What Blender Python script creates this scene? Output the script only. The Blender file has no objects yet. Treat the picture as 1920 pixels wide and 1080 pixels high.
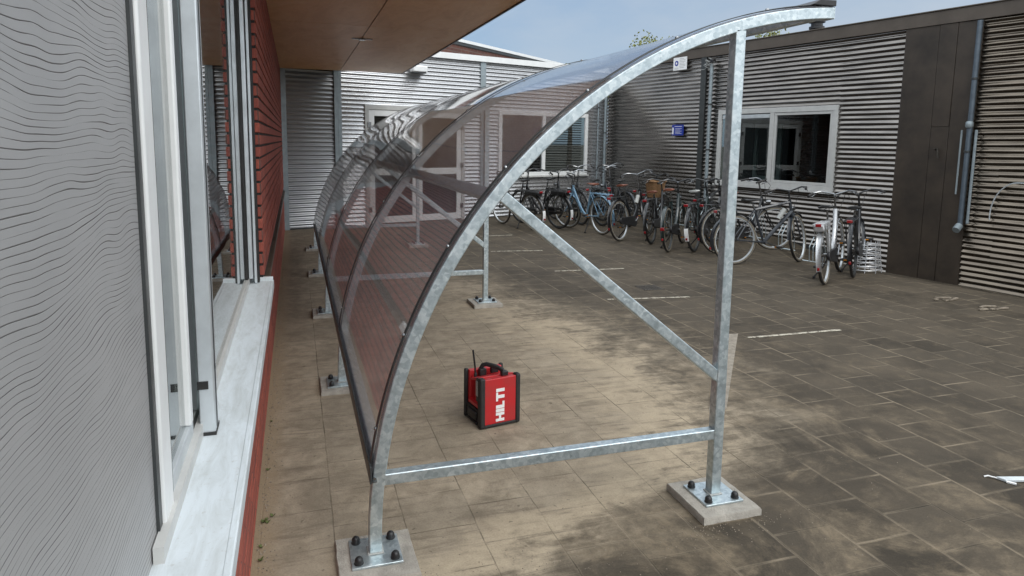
import bpy, math, random
from mathutils import Vector, Matrix
R = math.radians
rnd = random.Random(7)
sc = bpy.context.scene
COL = sc.collection

# ------------------------------------------------------------ camera
HC = 1.66
cam_d = bpy.data.cameras.new('camera'); cam = bpy.data.objects.new('camera', cam_d); COL.objects.link(cam)
sc.camera = cam
yaw, pitch, roll = R(17.66), R(7.49), R(.73)
fw = Vector((math.sin(yaw)*math.cos(pitch), math.cos(yaw)*math.cos(pitch), -math.sin(pitch)))
rt = Vector((math.cos(yaw), -math.sin(yaw), 0)); up = rt.cross(fw)
r2 = rt*math.cos(roll)+up*math.sin(roll); u2 = -rt*math.sin(roll)+up*math.cos(roll)
cam.matrix_world = Matrix(((r2.x, u2.x, -fw.x, 0), (r2.y, u2.y, -fw.y, 0), (r2.z, u2.z, -fw.z, HC), (0, 0, 0, 1)))
cam_d.sensor_width = 36; cam_d.lens = 1264/1920*36
cam_d.shift_x = (960-955.3)/1920; cam_d.shift_y = (431.6-540)/1920
cam_d.clip_start = .05; cam_d.clip_end = 2000

# ------------------------------------------------------------ light
SUN_EL, SUN_AZ = R(48), R(152)          # azimuth clockwise from +Y (north)
w = bpy.data.worlds.new('World'); sc.world = w; w.use_nodes = True
nt = w.node_tree; nt.nodes.clear()
def wn(t, **k):
    n = nt.nodes.new(t)
    for a, b in k.items(): setattr(n, a, b)
    return n
out = wn('ShaderNodeOutputWorld'); bg = wn('ShaderNodeBackground'); bg.inputs[1].default_value = .105
sky = wn('ShaderNodeTexSky', sky_type='NISHITA', sun_disc=False, sun_elevation=SUN_EL, sun_rotation=SUN_AZ)
sky.air_density = 1.0; sky.dust_density = .9; sky.ozone_density = 1.0
tc = wn('ShaderNodeTexCoord'); mp = wn('ShaderNodeMapping'); mp.inputs['Scale'].default_value = (1, 1, 2.6)
mp.inputs['Location'].default_value = (.9, 1.1, .4)
nz = wn('ShaderNodeTexNoise'); nz.inputs['Scale'].default_value = 2.1; nz.inputs['Detail'].default_value = 7; nz.inputs['Roughness'].default_value = .55
cr = wn('ShaderNodeValToRGB'); cr.color_ramp.elements[0].position = .36; cr.color_ramp.elements[1].position = .66
cr.color_ramp.elements[0].color = (.0, .0, .0, 1); cr.color_ramp.elements[1].color = (1, 1, 1, 1)
L = nt.links.new
# a break in the clouds ahead (blue, thin wisps); unseen cloud overhead and behind made brighter as fill light
mx0 = wn('ShaderNodeMix', data_type='RGBA'); mx0.inputs[0].default_value = .75; mx0.inputs[7].default_value = (1.12, 1.70, 2.55, 1)
mx = wn('ShaderNodeMix', data_type='RGBA'); mx.inputs[7].default_value = (2.4, 2.85, 3.4, 1)
mx2 = wn('ShaderNodeMix', data_type='RGBA'); mx2.inputs[7].default_value = (8.0, 8.5, 9.0, 1)
sx_ = wn('ShaderNodeSeparateXYZ')
cov = wn('ShaderNodeMath', operation='MULTIPLY_ADD'); cov.inputs[1].default_value = -.55
cv2 = wn('ShaderNodeMapRange', interpolation_type='SMOOTHSTEP'); cv2.inputs[1].default_value = .12; cv2.inputs[2].default_value = .62
L(tc.outputs['Generated'], sx_.inputs[0]); L(sx_.outputs[1], cov.inputs[0]); L(sx_.outputs[2], cov.inputs[2])
nz2 = wn('ShaderNodeTexNoise'); nz2.inputs['Scale'].default_value = 1.6; nz2.inputs['Detail'].default_value = 5
nm = wn('ShaderNodeMath', operation='MULTIPLY_ADD'); nm.inputs[1].default_value = .35
L(tc.outputs['Generated'], nz2.inputs['Vector']); L(nz2.outputs[0], nm.inputs[0]); L(cov.outputs[0], nm.inputs[2]); L(nm.outputs[0], cv2.inputs[0])
L(tc.outputs['Generated'], mp.inputs[0]); L(mp.outputs[0], nz.inputs['Vector']); L(nz.outputs[0], cr.inputs[0])
L(sky.outputs[0], mx0.inputs[6]); L(mx0.outputs[2], mx.inputs[6])
L(cr.outputs[0], mx.inputs[0]); L(mx.outputs[2], mx2.inputs[6]); L(cv2.outputs[0], mx2.inputs[0]); L(mx2.outputs[2], bg.inputs[0]); L(bg.outputs[0], out.inputs[0])
sd = bpy.data.lights.new('sun', 'SUN'); sd.energy = .6; sd.angle = R(30); sd.color = (1, .96, .9)
so = bpy.data.objects.new('sun', sd); COL.objects.link(so)
sv = Vector((math.sin(SUN_AZ)*math.cos(SUN_EL), math.cos(SUN_AZ)*math.cos(SUN_EL), math.sin(SUN_EL)))
so.rotation_euler = sv.to_track_quat('Z', 'Y').to_euler(); so.location = sv*30
sc.view_settings.view_transform = 'Standard'; sc.view_settings.look = 'None'
sc.view_settings.exposure = .95; sc.view_settings.gamma = 1
sc.render.engine = 'CYCLES'
sc.cycles.transparent_max_bounces = 24; sc.cycles.max_bounces = 10; sc.cycles.glossy_bounces = 6

# ------------------------------------------------------------ materials
class NT:
    def __init__(s, name):
        s.m = bpy.data.materials.new(name); s.m.use_nodes = True; s.t = s.m.node_tree; s.t.nodes.clear()
        s.o = s.n('ShaderNodeOutputMaterial')
    def n(s, t, ins=None, **k):
        n = s.t.nodes.new(t)
        for a, b in k.items(): setattr(n, a, b)
        if ins:
            for a, b in ins.items():
                if isinstance(b, bpy.types.NodeSocket): s.t.links.new(b, n.inputs[a])
                else: n.inputs[a].default_value = b
        return n
    def l(s, a, b): s.t.links.new(a, b)
    def math(s, op, a, b=0., c=0., clamp=False):
        return s.n('ShaderNodeMath', {0: a, 1: b, 2: c}, operation=op, use_clamp=clamp).outputs[0]
    def mix(s, f, a, b, bt='MIX'):
        return s.n('ShaderNodeMix', {0: f, 6: a, 7: b}, data_type='RGBA', blend_type=bt).outputs[2]
    def noise(s, v, scale, detail=3, rough=.5, dist=0.):
        return s.n('ShaderNodeTexNoise', {'Vector': v, 'Scale': scale, 'Detail': detail, 'Roughness': rough, 'Distortion': dist})
    def ramp(s, f, *st):
        n = s.n('ShaderNodeValToRGB', {0: f}); e = n.color_ramp.elements
        while len(e) < len(st): e.new(.5)
        for i, (p, c) in enumerate(st):
            e[i].position = p; e[i].color = (*c, 1) if isinstance(c, tuple) else (c, c, c, 1)
        return n.outputs[0]
    def co(s): return s.n('ShaderNodeTexCoord').outputs['Object']
def c4(c): return (*c, 1) if len(c) == 3 else c
def plain(name, col, rough=.5, metal=0., var=.12, scale=20, bump=.0, bscale=80, col2=None, coat=0., spec=.5):
    t = NT(name); co = t.co()
    nz = t.noise(co, scale, 5, .6)
    d = col2 or tuple(c*(1-2*var) for c in col)
    f = t.ramp(nz.outputs[0], (.35, 0.), (.68, 1.))
    c = t.mix(f, c4(col), c4(d))
    rg = t.math('MULTIPLY_ADD', nz.outputs[0], .25, rough-.12, clamp=True)
    p = t.n('ShaderNodeBsdfPrincipled', {'Base Color': c, 'Roughness': rg, 'Metallic': metal, 'Coat Weight': coat, 'Specular IOR Level': spec})
    if bump:
        b = t.n('ShaderNodeBump', {'Height': t.noise(co, bscale, 4).outputs[0], 'Strength': bump, 'Distance': .01})
        t.l(b.outputs[0], p.inputs['Normal'])
    t.l(p.outputs[0], t.o.inputs[0]); return t.m
M = {}
def galv():
    t = NT('galvanised_steel'); co = t.co()
    v = t.n('ShaderNodeTexVoronoi', {'Vector': co, 'Scale': 62., 'Randomness': 1.})
    n1 = t.noise(co, 24, 6, .7, .6); n2 = t.noise(co, 130, 3, .6)
    sep = t.n('ShaderNodeSeparateColor', {0: v.outputs['Color']})
    f = t.math('ADD', t.math('MULTIPLY', sep.outputs[0], .32), t.math('MULTIPLY', n1.outputs[0], .95))
    c = t.ramp(f, (.30, (.33, .39, .41)), (.58, (.46, .53, .555)), (.88, (.66, .72, .73)))
    c = t.mix(t.ramp(n2.outputs[0], (.68, 0.), (.78, .3)), c, (.72, .75, .74, 1))
    p = t.n('ShaderNodeBsdfPrincipled', {'Base Color': c, 'Metallic': .78, 'Roughness': t.math('MULTIPLY_ADD', n1.outputs[0], .3, .24)})
    b = t.n('ShaderNodeBump', {'Height': n1.outputs[0], 'Strength': .12, 'Distance': .004}); t.l(b.outputs[0], p.inputs['Normal'])
    t.l(p.outputs[0], t.o.inputs[0]); return t.m
M['galv'] = galv()
def cladding(name, col, col2, metal, rough):
    t = NT(name); co = t.co()
    mpn = t.n('ShaderNodeMapping', {'Vector': co, 'Scale': (1.2, 1.2, 9)})
    n1 = t.noise(mpn.outputs[0], 1.6, 5, .6); n2 = t.noise(co, 40, 3)
    c = t.mix(t.ramp(n1.outputs[0], (.35, 0.), (.7, 1.)), c4(col), c4(col2))
    p = t.n('ShaderNodeBsdfPrincipled', {'Base Color': c, 'Metallic': metal, 'Roughness': t.math('MULTIPLY_ADD', n1.outputs[0], .2, rough-.1)})
    b = t.n('ShaderNodeBump', {'Height': n1.outputs[0], 'Strength': .05, 'Distance': .02}); t.l(b.outputs[0], p.inputs['Normal'])
    t.l(p.outputs[0], t.o.inputs[0]); return t.m
M['clad_silver'] = cladding('silver_corrugated_metal', (.62, .625, .63), (.50, .505, .515), .85, .27)
M['clad_grey'] = cladding('grey_corrugated_metal', (.40, .41, .42), (.33, .34, .35), .8, .32)
M['clad_dark'] = cladding('dark_corrugated_metal', (.26, .24, .22), (.16, .15, .14), .95, .20)
M['clad_brown'] = cladding('bronze_corrugated_metal', (.20, .17, .135), (.13, .11, .09), .95, .22)
M['trim'] = plain('grey_trim_metal', (.30, .35, .37), .42, .3, .1, 12)
M['trim_dark'] = plain('dark_trim_metal', (.055, .06, .06), .4, .2, .15, 9)
M['fascia'] = plain('brown_fascia_metal', (.11, .088, .068), .45, .2, .14, 3, .05, 12)
M['door_brown'] = plain('dark_brown_panel', (.055, .041, .029), .55, .1, .28, 2.2, .04, 9)
M['white'] = plain('white_window_paint', (.80, .81, .80), .35, 0, .04, 8)
M['greyframe'] = plain('pale_grey_window_frame', (.52, .52, .50), .4, 0, .06, 8)
M['alu'] = plain('anodised_aluminium_frame', (.62, .66, .68), .34, .4, .08, 10)
M['blackp'] = plain('black_plastic', (.016, .016, .017), .42, 0, .2, 60, .1, 300)
M['rubber'] = plain('black_rubber', (.012, .012, .013), .62, 0, 0, 26, .15, 220, col2=(.026, .024, .022))
M['sill'] = plain('pale_blue_grey_window_sill', (.60, .65, .68), .45, .1, .0, 18, .06, 40, col2=(.50, .54, .56))
M['concrete'] = plain('pale_concrete', (.40, .37, .32), .85, 0, .18, 14, .5, 120)
M['red'] = plain('red_plastic', (.52, .014, .020), .42, 0, 0, 9, .12, 160, coat=.1, col2=(.40, .028, .028))
M['whitep'] = plain('white_print', (.85, .85, .84), .5, 0, .02, 8)
M['label'] = plain('grey_paper_label', (.45, .46, .44), .6, 0, .2, 160)
M['blue'] = plain('blue_sign_enamel', (.012, .035, .30), .35, 0, .05, 10)
M['black_paint'] = plain('black_bicycle_paint', (.014, .015, .017), .3, 0, .2, 30, coat=.4)
M['grey_paint'] = plain('dark_grey_bicycle_paint', (.028, .033, .041), .3, 0, .15, 30, coat=.4)
M['blue_paint'] = plain('pale_blue_bicycle_paint', (.17, .30, .42), .3, 0, .08, 30, coat=.4)
M['green_paint'] = plain('dark_green_bicycle_paint', (.010, .022, .022), .3, 0, .2, 30, coat=.4)
M['silver_paint'] = plain('silver_bicycle_paint', (.55, .56, .57), .3, .5, .06, 30)
M['chrome'] = plain('bicycle_chrome', (.30, .31, .32), .24, .95, .05, 50)
M['leather'] = plain('brown_leather', (.20, .065, .035), .5, 0, .2, 40, .1, 200)
M['saddle'] = plain('black_saddle_vinyl', (.018, .018, .018), .5, 0, .2, 40)
M['tan_tyre'] = plain('cream_tyre_rubber', (.20, .175, .135), .7, 0, .15, 40)
M['redlens'] = plain('red_reflector', (.26, .006, .010), .2, 0, .1, 60, coat=.6)
M['amber'] = plain('amber_reflector', (.7, .25, .01), .2, 0, .1, 60, coat=.6)
M['wicker'] = plain('woven_wicker', (.30, .17, .075), .75, 0, .0, 70, .9, 150, col2=(.12, .06, .025))
M['trunk'] = plain('tree_bark', (.09, .07, .05), .9, 0, .2, 6, .8, 14)
M['leaf'] = plain('yellow_green_leaves', (.26, .26, .04), .6, 0, 0, 2.5, col2=(.07, .10, .018))
M['weed'] = plain('weed_leaves', (.10, .13, .03), .7, 0, .2, 30)
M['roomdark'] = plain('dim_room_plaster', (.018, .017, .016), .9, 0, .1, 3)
M['stone'] = plain('gravel_stone', (.30, .25, .19), .9, 0, .25, 30, .4, 200)
M['iron'] = plain('drain_iron', (.085, .075, .062), .7, .3, .3, 40, .3, 120)
M['orange'] = plain('red_door_panel', (.25, .03, .02), .5)

def soffit_mat():
    t = NT('wood_laminate_soffit'); co = t.co()
    mpn = t.n('ShaderNodeMapping', {'Vector': co, 'Scale': (1.6, .45, 1)})
    n1 = t.noise(mpn.outputs[0], 2.2, 6, .65, 1.4); n2 = t.noise(mpn.outputs[0], 26, 5, .6, .8)
    c = t.ramp(n1.outputs[0], (.3, (.68, .37, .15)), (.55, (.82, .50, .23)), (.75, (.84, .56, .30)))
    c = t.mix(t.math('MULTIPLY', n2.outputs[0], .35), c, (.34, .18, .085, 1))
    p = t.n('ShaderNodeBsdfPrincipled', {'Base Color': c, 'Roughness': .45, 'Specular IOR Level': .25})
    t.l(p.outputs[0], t.o.inputs[0]); return t.m
M['soffit'] = soffit_mat()

def sill_mat():
    t = NT('weathered_window_sill'); co = t.co()
    n1 = t.noise(t.n('ShaderNodeMapping', {'Vector': co, 'Scale': (7, 1.2, 1)}).outputs[0], 3.2, 7, .7, .6).outputs[0]; n2 = t.noise(co, 60, 4, .7).outputs[0]
    c = t.mix(t.ramp(n1, (.40, 0.), (.70, 1.)), (.62, .67, .70, 1), (.47, .50, .50, 1)); c = t.mix(t.ramp(n2, (.60, 0.), (.72, .5)), c, (.36, .34, .30, 1))
    s_ = t.n('ShaderNodeSeparateXYZ', {0: co}); e = t.n('ShaderNodeMapRange', {0: t.math('ADD', s_.outputs[0], t.math('MULTIPLY', n1, .05)), 1: -.25, 2: -.285}).outputs[0]
    c = t.mix(t.math('MULTIPLY', e, .55), c, (.40, .37, .31, 1))
    p = t.n('ShaderNodeBsdfPrincipled', {'Base Color': c, 'Roughness': t.math('MULTIPLY_ADD', n1, .4, .28)}); t.l(p.outputs[0], t.o.inputs[0]); return t.m
M['sill'] = sill_mat()
def brick_mat(name, axis, c1, c2, mort, bw=.215, rh=.0755, ph=0., courses=False):
    t = NT(name); co = t.co(); s = t.n('ShaderNodeSeparateXYZ', {0: co})
    u = t.math('ADD', s.outputs[0], s.outputs[1]) if axis == 'xy' else s.outputs[1]
    v = t.n('ShaderNodeCombineXYZ', {0: u, 1: t.math('ADD', s.outputs[2], ph)})
    wob = t.noise(co, 9, 3); v2 = t.n('ShaderNodeVectorMath', {0: v.outputs[0], 1: t.n('ShaderNodeVectorMath', {0: wob.outputs[1], 1: (.004, .002, 0)}, operation='MULTIPLY').outputs[0]}, operation='ADD')
    b = t.n('ShaderNodeTexBrick', {'Vector': v2.outputs[0], 'Color1': c4(c1), 'Color2': c4(c2), 'Mortar': c4(mort), 'Scale': 1., 'Mortar Size': .006 if courses else .009, 'Mortar Smooth': .25, 'Bias': 0., 'Brick Width': bw, 'Row Height': rh})
    n = t.noise(co, 55, 5, .65); n3 = t.noise(co, 5, 4)
    c = t.mix(t.ramp(n.outputs[0], (.4, 0.), (.75, .55)), b.outputs[0], (c2[0]*.35, c2[1]*.4, c2[2]*.5, 1))
    c = t.mix(t.math('MULTIPLY', n3.outputs[0], .4), c, (c1[0]*1.1, c1[1]*1.3, c1[2]*1.4, 1))
    p = t.n('ShaderNodeBsdfPrincipled', {'Base Color': c, 'Roughness': .85})
    h = t.math('SUBTRACT', t.math('MULTIPLY', n.outputs[0], .3), b.outputs[1])
    bp = t.n('ShaderNodeBump', {'Height': h, 'Strength': .7, 'Distance': .006}); t.l(bp.outputs[0], p.inputs['Normal'])
    t.l(p.outputs[0], t.o.inputs[0]); return t.m
M['brick'] = brick_mat('red_brick', 'xy', (.38, .088, .056), (.22, .055, .042), (.07, .058, .05), ph=.048, courses=True)
M['brick_far'] = brick_mat('brown_brick', 'xy', (.15, .055, .038), (.09, .036, .028), (.16, .13, .11), rh=.0755)
M['mortar'] = plain('dark_mortar', (.045, .038, .035), .95, 0, .2, 60, .4, 200)

def wavy_mat():
    t = NT('grey_wavy_grooved_cladding'); co = t.co(); s = t.n('ShaderNodeSeparateXYZ', {0: co})
    n0 = t.noise(co, 1.4, 3, .5); n1 = t.noise(t.n('ShaderNodeMapping', {'Vector': co, 'Scale': (1, 2.4, 4)}).outputs[0], 1.6, 1)
    z = t.math('ADD', s.outputs[2], t.math('ADD', t.math('MULTIPLY', n0.outputs[0], .06), t.math('MULTIPLY', n1.outputs[0], .05)))
    ph = t.math('FRACT', t.math('MULTIPLY', z, 92.))
    tri = t.math('ABSOLUTE', t.math('SUBTRACT', ph, .5))
    brk = t.noise(t.n('ShaderNodeMapping', {'Vector': co, 'Scale': (1, 3, 30)}).outputs[0], 1.5, 2)
    wd = t.math('MULTIPLY_ADD', brk.outputs[0], .34, -.11)
    line = t.math('SMOOTH_MIN', t.math('DIVIDE', tri, t.math('MAXIMUM', wd, .004)), 1., .1, clamp=True)
    pn = t.noise(co, 3.0, 5, .6).outputs[0]
    c = t.mix(line, (.06, .055, .05, 1), t.mix(pn, (.30, .30, .302, 1), (.44, .435, .43, 1)))
    p = t.n('ShaderNodeBsdfPrincipled', {'Base Color': c, 'Roughness': .45, 'Metallic': .1})
    bp = t.n('ShaderNodeBump', {'Height': line, 'Strength': .6, 'Distance': .003}); t.l(bp.outputs[0], p.inputs['Normal'])
    t.l(p.outputs[0], t.o.inputs[0]); return t.m
M['wavy'] = wavy_mat()

def glassy(name, tint, rough, bump, bscale, fmul=1., micro=0., base=.04, haze=0.):
    """thin clear sheet: tinted transmission plus mirror reflection by Schlick's law"""
    t = NT(name); co = t.co()
    g = t.n('ShaderNodeNewGeometry')
    dt = t.n('ShaderNodeVectorMath', {0: g.outputs['Normal'], 1: g.outputs['Incoming']}, operation='DOT_PRODUCT')
    c = t.math('SUBTRACT', 1., t.math('ABSOLUTE', dt.outputs['Value']), clamp=True)
    F = t.math('MULTIPLY_ADD', t.math('POWER', c, 4.2), fmul*(1-base), base, clamp=True)
    tr = t.n('ShaderNodeBsdfTransparent', {0: c4(tint)}); gl = t.n('ShaderNodeBsdfGlossy', {'Color': (1, 1, 1, 1), 'Roughness': rough})
    h = t.noise(co, bscale, 2).outputs[0]
    if micro: h = t.math('ADD', h, t.math('MULTIPLY', t.noise(co, 260, 2).outputs[0], micro))
    b = t.n('ShaderNodeBump', {'Height': h, 'Strength': bump, 'Distance': .02}); t.l(b.outputs[0], gl.inputs['Normal'])
    base_s = tr.outputs[0]
    if haze:
        d = t.n('ShaderNodeBsdfDiffuse', {0: (.60, .58, .63, 1)})
        tl = t.n('ShaderNodeBsdfTranslucent', {0: (.46, .43, .50, 1)})
        a = t.n('ShaderNodeMixShader', {0: .5, 1: d.outputs[0], 2: tl.outputs[0]})
        hn = t.math('MULTIPLY', t.ramp(t.noise(co, 190, 3, .6).outputs[0], (.3, .35), (.7, 1.)), haze)
        base_s = t.n('ShaderNodeMixShader', {0: hn, 1: base_s, 2: a.outputs[0]}).outputs[0]
    m = t.n('ShaderNodeMixShader', {0: F, 1: base_s, 2: gl.outputs[0]}); t.l(m.outputs[0], t.o.inputs[0])
    return t.m
M['poly'] = glassy('bronze_polycarbonate', (.955, .945, .95), .010, .03, 2.2, .76, .02, .04, .20)
M['glass'] = glassy('window_glass', (.55, .60, .60), .0, .03, 1.2, 1., 0, .06)
M['glass_side'] = glassy('side_window_glass', (.62, .66, .65), .01, .05, 1.2, 1., 0, .08)

def ground_mat():
    t = NT('sandy_concrete_paving'); co = t.co(); s = t.n('ShaderNodeSeparateXYZ', {0: co}); X, Y = s.outputs[0], s.outputs[1]
    wob = t.noise(co, 5, 2)
    wx = t.math('MULTIPLY_ADD', wob.outputs[0], .012, -.006)
    v = t.n('ShaderNodeCombineXYZ', {0: t.math('ADD', Y, t.math('ADD', wx, 60.03)), 1: t.math('ADD', X, t.math('ADD', wx, 59.7-.1176))})
    def br(ms, sm, c1, c2, mo): return t.n('ShaderNodeTexBrick', {'Vector': v.outputs[0], 'Color1': c1, 'Color2': c2, 'Mortar': mo, 'Scale': 1., 'Mortar Size': ms, 'Mortar Smooth': sm, 'Bias': 0., 'Brick Width': .3, 'Row Height': .2985})
    k = (0, 0, 0, 1); wt = (1, 1, 1, 1)
    tile = br(.0, .1, k, wt, k); joint = br(.0035, .4, wt, wt, k); wide = br(.011, 1., wt, wt, k)
    jf = joint.outputs[1]; wf = wide.outputs[1]
    tv = t.n('ShaderNodeSeparateColor', {0: tile.outputs[0]}).outputs[0]
    # where sand has been swept: bound x as a function of y, made ragged
    fc = t.n('ShaderNodeFloatCurve', {1: t.math('DIVIDE', Y, 14.)})
    pts = [(0, .0), (1.9, .25), (2.25, .95), (2.5, 1.35), (2.75, 1.95), (3.1, 2.45), (4.0, 2.72), (5.2, 2.75), (6.2, 2.45), (7.5, 2.05), (9.5, 1.85), (14, 1.6)]
    cv = fc.mapping.curves[0]
    while len(cv.points) < len(pts): cv.points.new(.5, .5)
    for p_, (a, b) in zip(cv.points, pts): p_.location = (a/14., b/4.); p_.handle_type = 'AUTO'
    fc.mapping.update()
    xb = t.math('MULTIPLY', fc.outputs[0], 4.)
    na = t.noise(co, 1.7, 6, .62, .8).outputs[0]; nb = t.noise(co, 9, 6, .7, .5).outputs[0]; nf = t.noise(co, 120, 4, .7).outputs[0]
    streak = t.noise(t.n('ShaderNodeMapping', {'Vector': co, 'Rotation': (0, 0, R(-50)), 'Scale': (1, 7, 1)}).outputs[0], 2.4, 6, .7, .6).outputs[0]
    d = t.math('SUBTRACT', xb, X)
    d = t.math('ADD', d, t.math('MULTIPLY_ADD', na, 1.5, -.75)); d = t.math('ADD', d, t.math('MULTIPLY_ADD', streak, 1.3, -.65)); d = t.math('ADD', d, t.math('MULTIPLY_ADD', nb, .35, -.17))
    sand = t.n('ShaderNodeMapRange', {0: d, 1: -.65, 2: .62}, interpolation_type='SMOOTHSTEP').outputs[0]
    wallgap = t.n('ShaderNodeMapRange', {0: t.math('ADD', X, t.math('MULTIPLY', nb, .12)), 1: .0, 2: -.14}, interpolation_type='SMOOTHSTEP').outputs[0]
    far = t.n('ShaderNodeMapRange', {0: Y, 1: 5.0, 2: 9.5}, interpolation_type='SMOOTHSTEP').outputs[0]
    sand = t.math('MULTIPLY', sand, t.math('MULTIPLY_ADD', far, -.25, 1.))
    dark = t.mix(tv, (.044, .036, .026, 1), (.068, .056, .041, 1))
    dark = t.mix(t.ramp(na, (.38, 0.), (.72, .7)), dark, (.112, .090, .064, 1))
    dark = t.mix(t.ramp(nb, (.52, 0.), (.78, .5)), dark, (.165, .128, .083, 1))
    sd1 = t.mix(t.ramp(nb, (.34, 0.), (.66, 1.)), (.25, .205, .147, 1), (.42, .35, .258, 1))
    nc = t.noise(co, 2.6, 7, .68, 1.1).outputs[0]
    sd1 = t.mix(t.ramp(nc, (.44, 0.), (.66, .75)), sd1, (.20, .165, .12, 1))
    sd1 = t.mix(t.ramp(na, (.52, 0.), (.70, .8)), sd1, (.42, .355, .265, 1))
    sd1 = t.mix(t.math('MULTIPLY', tv, .35), sd1, (.24, .205, .155, 1))
    sd1 = t.mix(t.ramp(streak, (.53, 0.), (.70, .75)), sd1, (.165, .135, .10, 1))
    band = t.n('ShaderNodeMapRange', {0: t.math('ABSOLUTE', t.math('SUBTRACT', d, .55)), 1: .55, 2: .0}, interpolation_type='SMOOTHSTEP').outputs[0]
    band = t.math('MULTIPLY', band, t.n('ShaderNodeMapRange', {0: Y, 1: 7.5, 2: 5.5}).outputs[0])
    sd1 = t.mix(t.math('MULTIPLY', band, t.ramp(nb, (.3, .35), (.6, .9))), sd1, (.44, .365, .26, 1))
    # joints: pale sand in the dark paving, dark gaps in the sandy part
    jn = t.ramp(t.noise(co, 3.1, 5, .6).outputs[0], (.36, .15), (.62, 1.))
    dk = t.mix(t.math('MULTIPLY', t.math('MULTIPLY', wf, jn), .75), dark, (.30, .245, .175, 1))
    dk = t.mix(t.math('MULTIPLY', jf, t.math('SUBTRACT', 1., jn)), dk, (.03, .026, .02, 1))
    sj = t.mix(t.math('MULTIPLY', jf, t.ramp(t.noise(co, 3.3, 5, .65).outputs[0], (.42, .08), (.64, .85))), sd1, (.075, .06, .042, 1))
    grain = t.ramp(t.math('ADD', t.math('MULTIPLY', streak, .6), t.math('MULTIPLY', nb, .5)), (.42, 0.), (.66, 1.))
    edge = t.math('MULTIPLY', t.math('SUBTRACT', 1., sand), sand)
    sand = t.math('MULTIPLY', sand, t.math('SUBTRACT', 1., t.math('MULTIPLY', t.math('MULTIPLY', edge, 2.0), t.math('SUBTRACT', 1., grain))), clamp=True)
    # thin golden dust lying in drifts over the dark slabs near the shelter
    dn = t.noise(co, 1.25, 7, .7, 1.6).outputs[0]
    near_ = t.math('MULTIPLY', t.n('ShaderNodeMapRange', {0: X, 1: 4.6, 2: 2.6}).outputs[0], t.n('ShaderNodeMapRange', {0: Y, 1: 7.5, 2: 4.5}).outputs[0])
    dust = t.math('MULTIPLY', t.math('MULTIPLY', t.ramp(dn, (.47, 0.), (.62, 1.)), t.ramp(nb, (.36, .25), (.6, 1.))), t.math('MULTIPLY', near_, .62))
    dk = t.mix(dust, dk, (.26, .205, .138, 1))
    c = t.mix(sand, dk, sj)
    c = t.mix(wallgap, c, (.30, .235, .155, 1))
    c = t.mix(t.ramp(nf, (.3, .45), (.55, 0.)), c, t.mix(1., c, (.5, .48, .46, 1), 'MULTIPLY'))
    # dark drips and spots trodden in
    sp = t.noise(co, 26, 2, .5).outputs[0]
    c = t.mix(t.ramp(sp, (.70, 0.), (.75, .55)), c, (.06, .05, .04, 1))
    p = t.n('ShaderNodeBsdfPrincipled', {'Base Color': c, 'Roughness': t.math('MULTIPLY_ADD', sand, .15, .74), 'Specular IOR Level': .2})
    h = t.math('ADD', t.math('MULTIPLY', nf, .10), t.math('MULTIPLY', nb, .22)); h = t.math('SUBTRACT', h, t.math('MULTIPLY', jf, t.math('MULTIPLY_ADD', sand, -.6, .8)))
    h = t.math('ADD', h, t.math('MULTIPLY', tv, .25))
    b = t.n('ShaderNodeBump', {'Height': h, 'Strength': .55, 'Distance': .010}); t.l(b.outputs[0], p.inputs['Normal'])
    t.l(p.outputs[0], t.o.inputs[0]); return t.m
M['ground'] = ground_mat()
def worn(name, col, under, lo, hi):
    t = NT(name); co = t.co(); n = t.noise(co, 18, 6, .75).outputs[0]
    c = t.mix(t.ramp(n, (lo, 0.), (hi, 1.)), c4(col), c4(under))
    p = t.n('ShaderNodeBsdfPrincipled', {'Base Color': c, 'Roughness': .8}); t.l(p.outputs[0], t.o.inputs[0]); return t.m
M['paint'] = worn('worn_white_line_paint', (.50, .46, .37), (.09, .07, .05), .46, .60)
M['pale'] = worn('reflected_light_tint', (.30, .265, .215), (.15, .125, .095), .40, .72)  # lighter tone stands for light reflected onto the paving

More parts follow.
